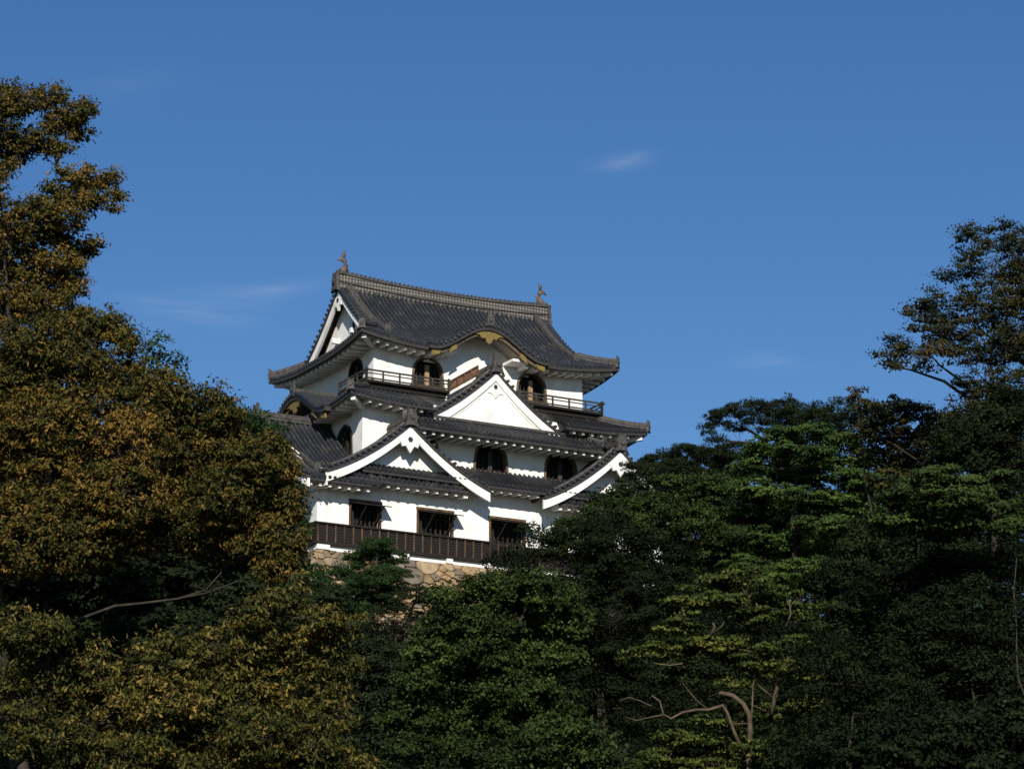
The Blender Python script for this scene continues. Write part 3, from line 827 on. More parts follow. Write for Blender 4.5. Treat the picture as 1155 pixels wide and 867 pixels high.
# ---------------------------------------------------------------- balcony round the top storey
zf0 = 10.50
bal = sub('balcony', M['wood'], keep, lambda mb: [mb.box((3.75, 1.72, zf0 - .14), (9.35, 2.85, zf0)),
      mb.box((3.75, 2.83, zf0 - .14), (4.85, 5.5, zf0)), mb.box((3.9, 1.95, zf0 - .42), (9.2, 2.15, zf0 - .13))], 'dark wooden balcony at the left corner of the top storey')
bal2 = sub('balcony', M['wood'], keep, lambda mb: [mb.box((14.0, 1.72, zf0 - .14), (19.95, 2.85, zf0)), mb.box((19.05, 2.83, zf0 - .14), (19.95, 12, zf0)),
      mb.box((14.2, 1.95, zf0 - .42), (19.8, 2.15, zf0 - .13))], 'dark wooden balcony at the right corner of the top storey')
def railing(pts, ext=.22, m=None, npost=None, par=None):
    if len(pts) > 2:
        for i in range(len(pts) - 1): railing(pts[i:i + 2], ext, m, npost, par)
        return
    def fn(mb):
        for a, b in zip(pts[:-1], pts[1:]):
            a, b = Vector(a), Vector(b); d = (b - a); L = d.length; dn = d.normalized()
            for h, w in ((.60, .09), (.40, .06), (.10, .08)):
                e = ext if h == .60 else .05
                mb.bar(a - dn * e + Vector((0, 0, h)), b + dn * e + Vector((0, 0, h)), w, w)
            n = npost or max(1, int(round(L / 1.15)))
            for i in range(n + 1):
                p = a + d * i / n
                big = .13 if i in (0, n) else .09
                hh = .72 if i in (0, n) else .56
                mb.box((p.x - big / 2, p.y - big / 2, p.z), (p.x + big / 2, p.y + big / 2, p.z + hh))
    return sub('railing', m or M['wood_g'], par or bal, fn)
railing([(3.85, 5.4, zf0), (3.85, 1.78, zf0), (9.3, 1.78, zf0)])
railing([(14.1, 1.78, zf0), (19.88, 1.78, zf0), (19.88, 8, zf0)], par=bal2)
def redf(mb):
    a, b = Vector((9.4, 1.78, zf0 + .0)), Vector((11.25, 1.78, zf0 + 1.2))
    n = 4
    mb.bar(a + Vector((0, 0, .62)), b + Vector((0, 0, .62)), .07, .07); mb.bar(a + Vector((0, 0, .1)), b + Vector((0, 0, .1)), .07, .07)
    for i in range(n + 1):
        p = a.lerp(b, i / n); mb.box((p.x - .04, p.y - .04, p.z), (p.x + .04, p.y + .04, p.z + .64))
rf_ = sub('sloping_fence', M['wood_b'], bal, redf, 'reddish boarded fence climbing behind the centre gable')
sub('board_panel', M['wood_r'], rf_, lambda mb: mb.add([(9.4, 1.83, zf0), (11.25, 1.83, zf0 + 1.2), (11.25, 1.83, zf0 + 1.78), (9.4, 1.83, zf0 + .58), (9.4, 1.86, zf0), (11.25, 1.86, zf0 + 1.2), (11.25, 1.86, zf0 + 1.78), (9.4, 1.86, zf0 + .58)],
    [(0, 1, 2, 3), (7, 6, 5, 4), (0, 4, 5, 1), (3, 2, 6, 7), (0, 3, 7, 4), (1, 5, 6, 2)]))

# ---------------------------------------------------------------- stone base
def stone_mat():
    m = bpy.data.materials.new('fieldstone'); m.use_nodes = True
    N, L = m.node_tree.nodes, m.node_tree.links; p = N['Principled BSDF']; p.inputs['Roughness'].default_value = .9
    at_ = N.new('ShaderNodeAttribute'); at_.attribute_name = 'tint'
    r = N.new('ShaderNodeValToRGB'); e = r.color_ramp.elements
    e[0].position = 0; e[0].color = (.15, .13, .10, 1); e[1].position = 1; e[1].color = (.42, .30, .16, 1)
    for pos, c in ((.3, (.26, .17, .085, 1)), (.6, (.38, .27, .145, 1)), (.8, (.21, .18, .14, 1))):
        q = e.new(pos); q.color = c
    L.new(at_.outputs['Fac'], r.inputs[0])
    tc = N.new('ShaderNodeTexCoord'); n = N.new('ShaderNodeTexNoise'); n.inputs['Scale'].default_value = 2.5; n.inputs['Detail'].default_value = 8; L.new(tc.outputs['Object'], n.inputs['Vector'])
    rr = N.new('ShaderNodeMapRange'); rr.inputs['To Min'].default_value = .55; rr.inputs['To Max'].default_value = 1.1; rr.inputs['From Min'].default_value = .3; rr.inputs['From Max'].default_value = .7
    L.new(n.outputs['Fac'], rr.inputs['Value'])
    x = N.new('ShaderNodeVectorMath'); x.operation = 'SCALE'; L.new(r.outputs[0], x.inputs[0]); L.new(rr.outputs[0], x.inputs['Scale'])
    L.new(x.outputs[0], p.inputs['Base Color'])
    b = N.new('ShaderNodeBump'); b.inputs['Strength'].default_value = .8; b.inputs['Distance'].default_value = .05; L.new(n.outputs['Fac'], b.inputs['Height']); L.new(b.outputs[0], p.inputs['Normal'])
    return m
M['stone'] = stone_mat()
sb = empty('stone_base', O + np.array([0, 0, -8.3]), YAW)
tag(sb, 'tall tan fieldstone base wall carrying the white castle keep', 'stone wall')
TOP = 8.3 - .42; BAT = .22
def core(mb):
    a = .12; h = 0
    top = [(a - .15, a - .15, TOP), (24, a - .15, TOP), (24, 15.9, TOP), (a - .15, 15.9, TOP)]
    k = TOP * BAT - .25
    bot = [(-k, -k, 0), (24 + k, -k, 0), (24 + k, 15.9 + k, 0), (-k, 15.9 + k, 0)]
    mb.add(bot + top, [(0, 3, 2, 1), (4, 5, 6, 7), (0, 1, 5, 4), (1, 2, 6, 5), (2, 3, 7, 6), (3, 0, 4, 7)])
sub('rubble_core', mat('shadowed_rubble', (.02, .017, .013), (.045, .038, .028), 3, .95), sb, core)
def clip(poly, nx, ny, c):
    o = []
    for i in range(len(poly)):
        a, b = poly[i], poly[(i + 1) % len(poly)]
        da, db = nx * a[0] + ny * a[1] - c, nx * b[0] + ny * b[1] - c
        if da <= 0: o.append(a)
        if (da < 0 < db) or (db < 0 < da):
            t = da / (da - db); o.append((a[0] + (b[0] - a[0]) * t, a[1] + (b[1] - a[1]) * t))
    return o
def facing(name, mp, u0, u1, seed):
    rnd = random.Random(seed); seeds = []
    tries = 0
    while tries < 9000:
        tries += 1
        u, w = rnd.uniform(u0, u1), rnd.uniform(0, TOP)
        big = rnd.choice([.42, .6, .9, 1.15]) if tries < 500 else rnd.choice([.22, .3, .4])
        if all(((u - a) * .72) ** 2 + (w - b) ** 2 > ((big + r) * .5) ** 2 for a, b, r in seeds): seeds.append((u, w, big))
    vs, fs, tint = [], [], []
    for i, (u, w, r) in enumerate(seeds):
        poly = [(max(u0, u - 2), max(0, w - 1.5)), (min(u1, u + 2), max(0, w - 1.5)), (min(u1, u + 2), min(TOP, w + 1.5)), (max(u0, u - 2), min(TOP, w + 1.5))]
        for j, (a, b, q) in enumerate(seeds):
            if i == j or abs(a - u) > 3.2 or abs(b - w) > 2.6: continue
            # power-diagram bisector, stones wider than tall
            X, Y_, A, B = u * .72, w, a * .72, b
            nx, ny = (A - X), (B - Y_)
            c = ((A * A + B * B - q * q * .2) - (X * X + Y_ * Y_ - r * r * .2)) / 2
            poly = clip(poly, nx * .72, ny, c)
            if len(poly) < 3: break
        poly = clip(poly, -1, BAT, .16 + BAT * TOP) if len(poly) > 2 else poly
        if len(poly) < 3: continue
        cx_ = sum(p[0] for p in poly) / len(poly); cy_ = sum(p[1] for p in poly) / len(poly)
        # chamfer corners
        pp = []
        for k in range(len(poly)):
            a, b, c_ = poly[k - 1], poly[k], poly[(k + 1) % len(poly)]
            pp.append((b[0] + (a[0] - b[0]) * .13, b[1] + (a[1] - b[1]) * .13)); pp.append((b[0] + (c_[0] - b[0]) * .16, b[1] + (c_[1] - b[1]) * .16))
        n = len(pp); base = len(vs); prot = rnd.uniform(.05, .24)
        for f_, v_ in ((.97, -.14), (.94, prot * .55), (.82, prot)):
            for (a, b) in pp: vs.append(mp(cx_ + (a - cx_) * f_, v_, cy_ + (b - cy_) * f_))
        vs.append(mp(cx_, prot * 1.1 + rnd.uniform(-.02, .03), cy_))
        t = rnd.random()
        for ring in (0, 1):
            for k in range(n):
                fs.append((base + ring * n + k, base + ring * n + (k + 1) % n, base + (ring + 1) * n + (k + 1) % n, base + (ring + 1) * n + k)); tint.append(t)
        for k in range(n): fs.append((base + 2 * n + k, base + 2 * n + (k + 1) % n, base + 3 * n)); tint.append(t)
    mb = MB(); mb.v = vs; mb.f = fs
    me = bpy.data.meshes.new(name); me.from_pydata([tuple(map(float, v)) for v in vs], [], fs)
    at_ = me.attributes.new('tint', 'FLOAT', 'FACE'); at_.data.foreach_set('value', tint)
    import bmesh
    me.materials.append(M['stone'])
    o = bpy.data.objects.new(name, me); COL.objects.link(o); o.parent = sb
    return o
fF = facing('stone_facing', lambda u, v, w: (u, -(TOP - w) * BAT - .06 - v, w), -1.3, 18, 5)
fL = facing('stone_facing', lambda u, v, w: (-(TOP - w) * BAT - .06 - v, u, w), -1.3, 12, 6)
fF['label'] = 'front stone face'; fL['label'] = 'left stone face'
def cornerstones(mb):
    w = 0; k = 0; rnd = random.Random(4)
    while w < TOP - .05:
        h = min(rnd.uniform(.55, .8), TOP - w)
        if TOP - w - h < .3: h = TOP - w
        y = -(TOP - w - h / 2) * BAT - .04
        lx, ly = (1.5, .75) if k % 2 else (.8, 1.5)
        mb.box((y - .14, y - .14, w + .02), (y + lx, y + ly, w + h - .02)); w += h; k += 1
0 and sub('corner_stone', mat('corner_granite', (.24, .20, .15), (.36, .28, .19), 1.2, .9, .5, 6), sb, cornerstones)
def plast(mb):
    mb.box((.05, .0, TOP), (23.9, 15.8, TOP + .3))
sub('plaster_course', M['plaster'], sb, plast)
for x, w in ((.35, .8), (2.8, .4), (5.6, .35), (8.4, .4), (10.9, .35), (13.4, .4)):
    sub('footing_block', M['plaster'], sb, lambda mb: mb.box((x - w / 2, -.20, TOP + .02), (x + w / 2, .3, TOP + .29 + (.04 if w > .6 else 0))))
for y in (1.2, 4, 7): sub('footing_block', M['plaster'], sb, lambda mb: mb.box((-.2, y - .3, TOP + .02), (.3, y + .3, TOP + .29)))


# ================================================================ vegetation
def leaf_mat(name, stops, rough=.7, spec=.13, trans=.12):
    m = bpy.data.materials.new(name); m.use_nodes = True
    N, L = m.node_tree.nodes, m.node_tree.links; p = N['Principled BSDF']
    p.inputs['Roughness'].default_value = rough; p.inputs['Specular IOR Level'].default_value = spec
    a = N.new('ShaderNodeAttribute'); a.attribute_name = 'tint'
    r = N.new('ShaderNodeValToRGB'); e = r.color_ramp.elements
    e[0].position = stops[0][0]; e[0].color = (*stops[0][1], 1); e[1].position = stops[-1][0]; e[1].color = (*stops[-1][1], 1)
    for pos, c in stops[1:-1]: q = e.new(pos); q.color = (*c, 1)
    L.new(a.outputs['Fac'], r.inputs[0]); L.new(r.outputs[0], p.inputs['Base Color'])
    if trans:
        t = N.new('ShaderNodeBsdfTranslucent'); L.new(r.outputs[0], t.inputs['Color'])
        mxs = N.new('ShaderNodeMixShader'); mxs.inputs[0].default_value = trans
        L.new(p.outputs[0], mxs.inputs[1]); L.new(t.outputs[0], mxs.inputs[2])
        L.new(mxs.outputs[0], N['Material Output'].inputs['Surface'])
    return m
LM = {
 'rust': leaf_mat('rust_olive_leaves', [(0, (.016, .020, .006)), (.35, (.045, .048, .010)), (.60, (.104, .074, .014)), (1, (.22, .120, .028))]),
 'olive': leaf_mat('olive_gold_leaves', [(0, (.013, .018, .005)), (.4, (.044, .050, .010)), (.7, (.115, .090, .018)), (1, (.26, .17, .04))]),
 'brown': leaf_mat('dull_brown_green_leaves', [(0, (.009, .013, .005)), (.5, (.027, .032, .011)), (1, (.090, .062, .018))]),
 'green': leaf_mat('broadleaf_green', [(0, (.007, .011, .004)), (.5, (.026, .044, .009)), (1, (.064, .092, .020))]),
 'bright': leaf_mat('fresh_green', [(0, (.009, .019, .006)), (.5, (.033, .064, .012)), (1, (.088, .125, .025))]),
 'pine': leaf_mat('pine_green', [(0, (.007, .016, .005)), (.5, (.018, .042, .011)), (1, (.040, .074, .018))]),
 'dark': leaf_mat('dark_evergreen', [(0, (.004, .007, .0025)), (.5, (.009, .014, .005)), (1, (.022, .032, .010))], .75, .06, .05),
 'deep': leaf_mat('deep_green', [(0, (.006, .009, .004)), (.5, (.014, .021, .008)), (1, (.026, .040, .011))], .75, .08, .06),
 'yellow': leaf_mat('yellow_green_leaves', [(0, (.011, .018, .005)), (.5, (.042, .062, .011)), (1, (.14, .13, .025))]),
}
BM = {
 'bark': mat('grey_brown_bark', (.022, .018, .014), (.055, .046, .036), 4, .9, .6, 12, .2),
 'pale': mat('pale_bark', (.05, .038, .026), (.13, .10, .065), 3, .85, .6, 10, .2),
}

def mesh_np(name, v, f4, tint, m, parent):
    me = bpy.data.meshes.new(name)
    nv, nf = len(v), len(f4)
    me.vertices.add(nv); me.vertices.foreach_set('co', v.astype(np.float32).ravel())
    me.loops.add(nf * 4); me.loops.foreach_set('vertex_index', f4.astype(np.int32).ravel())
    me.polygons.add(nf); me.polygons.foreach_set('loop_start', np.arange(0, nf * 4, 4, dtype=np.int32))
    me.polygons.foreach_set('loop_total', np.full(nf, 4, dtype=np.int32))
    me.update(calc_edges=True)
    a = me.attributes.new('tint', 'FLOAT', 'FACE'); a.data.foreach_set('value', tint.astype(np.float32))
    me.materials.append(m)
    o = bpy.data.objects.new(name, me); COL.objects.link(o)
    if parent: o.parent = parent
    return o

def leaf_quads(c, n, L, W, rng, droop=None):
    k = len(c)
    n = n / (np.linalg.norm(n, axis=1, keepdims=True) + 1e-9)
    r = rng.normal(size=(k, 3))
    if droop is not None: r = r * .5 + droop
    t = r - n * (r * n).sum(1, keepdims=True); t /= np.linalg.norm(t, axis=1, keepdims=True) + 1e-9
    b = np.cross(n, t)
    L = (L * rng.uniform(.65, 1.3, k))[:, None]; W = (W * rng.uniform(.7, 1.25, k))[:, None]
    fold = n * (W * .25)
    v = np.stack([c - t * L / 2, c + b * W / 2 - fold + t * L * .05, c + t * L / 2, c - b * W / 2 - fold + t * L * .05], 1).reshape(-1, 3)
    f = np.arange(k * 4).reshape(-1, 4)
    return v, f

def puffs_for(lobes, pr_, dens, rng, thick=.45):
    """split each lobe (centre, radii) into small leaf clumps near its shell"""
    P, N_, R_, Li = [], [], [], []
    for li, (c, r) in enumerate(lobes):
        area = 4 * math.pi * ((r[0] * r[1]) ** 1.6 / 3 + (r[0] * r[2]) ** 1.6 / 3 + (r[1] * r[2]) ** 1.6 / 3) ** (1 / 1.6)
        k = max(4, int(dens * 1.5 * area / (math.pi * pr_ * pr_)))
        u = rng.normal(size=(k, 3)); u /= np.linalg.norm(u, axis=1, keepdims=True)
        rad = thick + (1 - thick) * rng.uniform(0, 1, k) ** .6
        rad *= rng.uniform(.88, 1.12, k)
        P.append(c + u * rad[:, None] * r); N_.append(u); R_.append(pr_ * rng.uniform(.6, 1.25, k)); Li.append(np.full(k, li))
    return np.concatenate(P), np.concatenate(N_), np.concatenate(R_), np.concatenate(Li)

STY = {  # leaf length, width, clump radius (m), clumps per area, leaves per clump, flatness, material, kind
 'rust':   dict(L=.105, W=.046, pr=.30, dens=1.5, n=64, flat=.85, m='rust', droop=-.9),
 'olive':  dict(L=.105, W=.044, pr=.30, dens=1.5, n=56, flat=.85, m='olive', droop=-.9),
 'brown':  dict(L=.15, W=.08, pr=.42, dens=1.25, n=42, flat=.6, m='brown', droop=None),
 'green':  dict(L=.15, W=.09, pr=.50, dens=2.1, n=85, flat=.9, fuzz=.15, m='green', droop=None),
 'bright': dict(L=.14, W=.08, pr=.50, dens=1.7, n=80, flat=.42, m='bright', droop=None),
 'pine':   dict(L=.24, W=.045, pr=.42, dens=1.6, n=80, flat=.5, m='pine', droop=None, needle=True),
 'dark':   dict(L=.125, W=.07, pr=.60, dens=1.9, n=125, flat=.8, m='dark', droop=None),
 'deep':   dict(L=.15, W=.09, pr=.50, dens=2.1, n=80, flat=.7, m='deep', droop=None),
 'yellow': dict(L=.15, W=.08, pr=.42, dens=1.45, n=56, flat=.38, m='yellow', droop=None),
}

def limb(mb, a, b, r0, r1, rng, bend=.12, n=6, sides=6):
    a, b = np.array(a), np.array(b); L = np.linalg.norm(b - a)
    off = rng.normal(0, bend * L, 3); pts = []
    j = rng.normal(0, bend * L * .16, (n + 1, 3))
    for i in range(n + 1):
        t = i / n; pts.append(a + (b - a) * t + off * math.sin(math.pi * t) * .6 + j[i] * math.sin(math.pi * t))
    mb.tube([tuple(p) for p in pts], [r0 + (r1 - r0) * (i / n) ** .8 for i in range(n + 1)], sides, cap=False)
    return pts

def tree(name, label, cat, style, base_px, d, lobes_px, seed, group=None, trunk_r=.22, bark='bark', scale=1.0, depth=1.0, fwd=0.0, limbs=None, twigs=.5, over=None, tgrad=0.0, name_crown='crown', trunk_top=None):
    rng = np.random.default_rng(seed); st = dict(STY[style]);
    if over: st.update(over)
    bx = at(base_px, 600, d); gz = float(ground_z(np.array(bx[0]), np.array(bx[1])))
    base = np.array([bx[0], bx[1], gz - .1])
    e = empty(name, base); tag(e, label, cat, group)
    lobes = []
    for q in lobes_px:
        x, y, rx, ry = q[:4]; dd = d + (q[4] if len(q) > 4 else rng.uniform(-1.1, .4) * min(rx, 60) * d / FPX)
        dd -= fwd
        s = dd / FPX
        lobes.append((at(x, y, dd) - base, np.array([rx * s, max(rx, ry) * s * .85 * depth, ry * s / math.cos(PITCH)])))
    P, Nn, R_, Li = puffs_for(lobes, st['pr'] * scale, st['dens'], rng)
    # loose sprays at the outline: thin, open clumps reaching past the crown
    ns = int(len(P) * st.get('spray', .12))
    if ns:
        w_ = rng.integers(0, len(P), ns); ext = rng.uniform(1.12, 1.42, ns)[:, None]
        C0 = np.array([lobes[i][0] for i in Li[w_]])
        P2 = C0 + (P[w_] - C0) * ext + np.array([0, 0, .10]) * scale
        P = np.concatenate([P, P2]); Nn = np.concatenate([Nn, Nn[w_]]); R_ = np.concatenate([R_, R_[w_] * .8]); Li = np.concatenate([Li, Li[w_]])
    k = len(P); n = st['n']
    idx = np.repeat(np.arange(k), n)
    if ns:
        keep_ = (idx < k - ns) | (rng.random(len(idx)) < .28)
        idx = idx[keep_]
    K = len(idx)
    u = rng.normal(size=(K, 3)); u /= np.linalg.norm(u, axis=1, keepdims=True)
    low = u[:, 2] < -.2; u[low, 2] *= -.6
    rr = R_[idx] * (rng.uniform(.35, 1.0, K) ** .5 if st.get('fuzz') is None else rng.uniform(.15, 1.0 + st['fuzz'], K))
    c = P[idx] + u * rr[:, None] * np.array([1, 1, st['flat']])
    nn = u * .8 + np.array([0, 0, .40]) + Nn[idx] * .35 + rng.normal(0, .45 if st.get('fuzz') is None else .8, (K, 3))
    if st.get('needle'):
        nn = rng.normal(size=(K, 3)); dr = u * 1.2 + np.array([0, 0, .7])
        v, f = leaf_quads(c, nn, st['L'] * scale, st['W'] * scale, rng, dr)
    else:
        dr = None if st['droop'] is None else u * .8 + np.array([0, 0, st['droop']])
        v, f = leaf_quads(c, nn, st['L'] * scale, st['W'] * scale, rng, dr)
    pt = rng.normal(0, .13, k); ls = rng.normal(0, .09, len(lobes))
    tint = np.clip(.45 + pt[idx] + ls[Li[idx]] + rng.normal(0, .16, K) + tgrad * u[:, 2], 0, 1)
    cr = mesh_np(name_crown, v, f, tint, LM[st['m']], e)
    # skeleton
    mb = MB()
    cen = np.mean([l[0] for l in lobes], axis=0)
    top = np.array(max(lobes, key=lambda l: l[0][2])[0]) if trunk_top is None else at(trunk_top[0], trunk_top[1], d) - base
    mid = np.array([cen[0] * .5, cen[1] * .5, max(1.0, cen[2] * .55)])
    t1 = limb(mb, (0, 0, -.3), mid, trunk_r, trunk_r * .72, rng, .04, 6, 9)
    t2 = limb(mb, mid, top, trunk_r * .72, trunk_r * .15, rng, .05, 8, 8)
    nodes = [np.array(q) for q in t1[2:] + t2]; nr = [trunk_r * .5] * len(nodes)
    todo = [i for i in range(len(lobes)) if np.linalg.norm(lobes[i][0] - top) > .01]
    while todo:
        NA = np.array(nodes); best = None
        for i in todo:
            dd_ = np.linalg.norm(NA - lobes[i][0], axis=1) + .6 * np.maximum(0, NA[:, 2] - lobes[i][0][2])
            j = int(dd_.argmin())
            if best is None or dd_[j] < best[0]: best = (dd_[j], i, j)
        _, i, j = best; todo.remove(i); lc = lobes[i][0]
        ln = np.linalg.norm(lc - nodes[j]); r0 = min(nr[j] * .75, .02 + ln * .02)
        r0 = max(r0, .018)
        lp = limb(mb, nodes[j], lc, r0, r0 * .5, rng, .07, 6, 6)
        nodes += [np.array(q) for q in lp[2:]]; nr += [r0 * .7] * len(lp[2:])
        pk = np.where(Li == i)[0]
        for k_ in pk[: int(len(pk) * twigs * .5)]:
            q = lp[rng.integers(2, len(lp))]
            limb(mb, q, P[k_] + (P[k_] - lc) * .05, .013, .004, rng, .10, 3, 4)
        for k_ in pk[pk >= k - ns]:
            limb(mb, lp[-1], P[k_] + (P[k_] - lc) * .12, .012, .003, rng, .08, 4, 4)
    if limbs:
        for path, r0, r1 in limbs:
            pp = [tuple(at(x, y, d + o) - base) for x, y, o in path]
            m_ = len(pp)
            mb.tube(pp, [r0 + (r1 - r0) * i / (m_ - 1) for i in range(m_)], 7, cap=True)
    mb.build('trunk', BM[bark], e, True)
    return e
#TREES
GROUPS = {'rust_tree': 'rust-brown trees on the left', 'dark_evergreen_tree': 'dark evergreens of the wooded slope', 'layered_maple': 'leaf-tiered maples', 'broadleaf_tree': 'rounded broadleaf trees', 'green_tree': 'green trees behind the rust foliage', 'dark_bush': 'dark shrubs below the stone base'}
# --- behind
tree('green_tree', 'small bluish green tree top poking out behind the tall rust-brown tree', 'tree', 'bright', 170, 78,
     [(178, 398, 26, 18), (190, 418, 22, 18), (178, 430, 30, 26), (140, 430, 30, 30), (160, 470, 45, 30)], 11, over=dict(dens=.9, flat=.6, n=45), scale=.85)
tree('dark_conifer', 'dark green treetop just above the rust-brown foliage left of the keep', 'tree', 'pine', 275, 84,
     [(268, 478, 26, 18), (292, 492, 30, 20), (250, 500, 40, 25), (280, 520, 40, 30), (300, 560, 35, 40)], 12)
tree('green_tree', 'green tree squeezed between the rust-brown tree and the keep wall', 'tree', 'pine', 330, 128,
     [(328, 560, 14, 20), (334, 600, 16, 22), (322, 630, 24, 22), (345, 655, 30, 18), (368, 672, 28, 16), (330, 690, 40, 25), (385, 700, 26, 20)], 13)
tree('wide_pine', 'spreading pine on the skyline right of the keep with sky between its limbs', 'pine', 'pine', 850, 150,
     [(815, 470, 22, 10), (845, 464, 28, 11), (800, 486, 10, 10), (878, 462, 26, 10), (905, 468, 34, 12), (945, 466, 34, 14), (985, 475, 30, 14), (835, 482, 16, 7), (880, 480, 30, 8), (925, 485, 40, 12), (808, 496, 12, 5), (826, 506, 14, 5), (850, 512, 16, 6)], 14,
     over=dict(m='deep', dens=1.25, n=55), trunk_top=(880, 478), limbs=[([(893, 560, 0), (880, 525, 0), (866, 508, 0), (845, 500, 0), (818, 497, 0)], .22, .05), ([(870, 515, 0), (862, 497, 0), (848, 487, 0), (830, 478, 0)], .13, .04), ([(884, 535, 0), (893, 505, 0), (905, 480, 0)], .15, .04), ([(858, 502, 0), (840, 506, 0), (820, 508, 0)], .08, .02)])
tree('low_pine', 'flat-topped pine on the skyline just right of the lower right gable', 'pine', 'pine', 775, 148,
     [(722, 527, 16, 8), (745, 521, 22, 9), (775, 512, 26, 9), (803, 515, 24, 11), (830, 530, 30, 16), (760, 535, 40, 14), (790, 545, 50, 18)], 15, over=dict(m='deep'))
# --- skyline right
tree('tall_tree', 'tall brownish tree on the right edge with open branches against the sky', 'tree', 'brown', 1125, 95,
     [(1165, 300, 30, 40), (1140, 345, 34, 22), (1108, 340, 24, 16), (1135, 395, 34, 16), (1075, 385, 24, 10), (1100, 272, 24, 22), (1128, 268, 26, 22), (1150, 285, 26, 30), (1093, 300, 20, 14), (1118, 312, 26, 18), (1148, 325, 26, 24), (1072, 312, 16, 9),
      (1088, 338, 18, 14), (1050, 338, 16, 14), (1068, 352, 26, 14), (1036, 352, 20, 13), (1052, 372, 30, 14), (1085, 372, 24, 14), (1118, 362, 24, 16), (1148, 365, 24, 22),
      (1010, 388, 16, 9), (1000, 402, 14, 10), (1030, 398, 24, 11), (1012, 414, 16, 8), (1058, 398, 24, 12), (1090, 402, 26, 12), (1125, 398, 30, 16), (1155, 400, 26, 30), (1045, 416, 14, 6),
      (1110, 428, 26, 14), (1145, 440, 30, 24), (1180, 350, 40, 60), (1120, 455, 30, 20), (1088, 440, 18, 12), (1115, 475, 44, 22), (1150, 490, 44, 30), (1090, 500, 36, 22), (1125, 520, 50, 24), (1075, 470, 24, 16)], 16,
     trunk_r=.16, twigs=1.0, fwd=.3, over=dict(pr=.33, n=42, L=.12, W=.062, dens=1.0, fuzz=.35, spray=.2), trunk_top=(1120, 330),
     limbs=[([(1125, 500, 0), (1100, 455, 0), (1065, 430, 0), (1030, 418, 0), (1005, 412, 0)], .08, .02), ([(1120, 470, 0), (1085, 430, 0), (1060, 412, 0), (1045, 395, 0)], .06, .02), ([(1155, 395, 0), (1125, 388, 0), (1105, 370, 0), (1090, 350, 0)], .06, .02)])
tree('olive_tree', 'tawny-leaved small tree with bare limbs at the foot of the tall right tree', 'tree', 'brown', 1010, 99,
     [(968, 450, 10, 14), (985, 470, 20, 14), (975, 490, 18, 12), (1010, 462, 22, 14), (1035, 468, 24, 16), (1000, 490, 28, 14), (1030, 492, 28, 12), (1062, 480, 24, 18), (1000, 515, 36, 14), (1060, 510, 40, 18), (1098, 490, 30, 24), (1040, 535, 40, 16), (1005, 540, 26, 14)], 17,
     trunk_r=.1, fwd=.3, over=dict(m='brown', pr=.36, L=.14), limbs=[([(1098, 487, 0), (1070, 495, 0), (1040, 500, 0), (1015, 494, 0), (1000, 490, 0)], .03, .015), ([(1060, 530, -2), (1030, 516, -2), (1010, 502, -2), (990, 492, -2)], .035, .015)], tgrad=.1)
# --- mid green trees right of the keep
tree('layered_maple', 'bright green tree in flat leaf tiers below the skyline pine', 'maple', 'bright', 890, 118,
     [(905, 490, 38, 10), (940, 500, 34, 11), (870, 505, 30, 10), (905, 512, 44, 10), (950, 522, 40, 11), (850, 528, 26, 9), (885, 534, 40, 10), (930, 540, 40, 10), (970, 545, 30, 12), (842, 552, 30, 10), (880, 560, 44, 10),
      (925, 565, 40, 10), (965, 575, 30, 12), (845, 580, 36, 11), (890, 588, 44, 10), (935, 596, 44, 12), (860, 608, 44, 12), (900, 618, 50, 14), (950, 622, 46, 16), (850, 640, 40, 12), (905, 650, 60, 16)], 18, trunk_r=.25)
tree('layered_maple', 'bright green leaf tiers on the far right below the tawny-leaved tree', 'maple', 'bright', 1200, 84,
     [(1050, 540, 36, 10), (1085, 548, 34, 10), (1030, 560, 36, 11), (1068, 568, 40, 11), (1110, 565, 34, 12), (1020, 590, 40, 14), (1075, 595, 50, 14), (1130, 545, 26, 10), (1140, 590, 40, 20)], 19, trunk_r=.05, trunk_top=(1150, 560), over=dict(m='green'), tgrad=.1)
tree('round_tree', 'green leafy tree whose top hides the foot of the lower right gable', 'tree', 'green', 760, 128,
     [(725, 556, 32, 26), (768, 560, 38, 26), (808, 560, 34, 26), (690, 580, 34, 26), (830, 590, 40, 36), (735, 590, 50, 30), (790, 600, 50, 34), (655, 604, 30, 22), (800, 650, 60, 40), (700, 620, 50, 36), (840, 660, 40, 40)], 20, over=dict(dens=1.6))
tree('dark_evergreen_tree', 'nearly black evergreen in front of the keep lower right corner', 'tree', 'dark', 680, 112,
     [(612, 613, 27, 20), (578, 640, 26, 20), (655, 612, 34, 26), (695, 625, 50, 36), (735, 655, 56, 44), (640, 660, 56, 40), (570, 668, 30, 20), (700, 700, 70, 50), (760, 720, 60, 50), (680, 760, 70, 50), (740, 790, 70, 50), (700, 840, 80, 50)], 21)
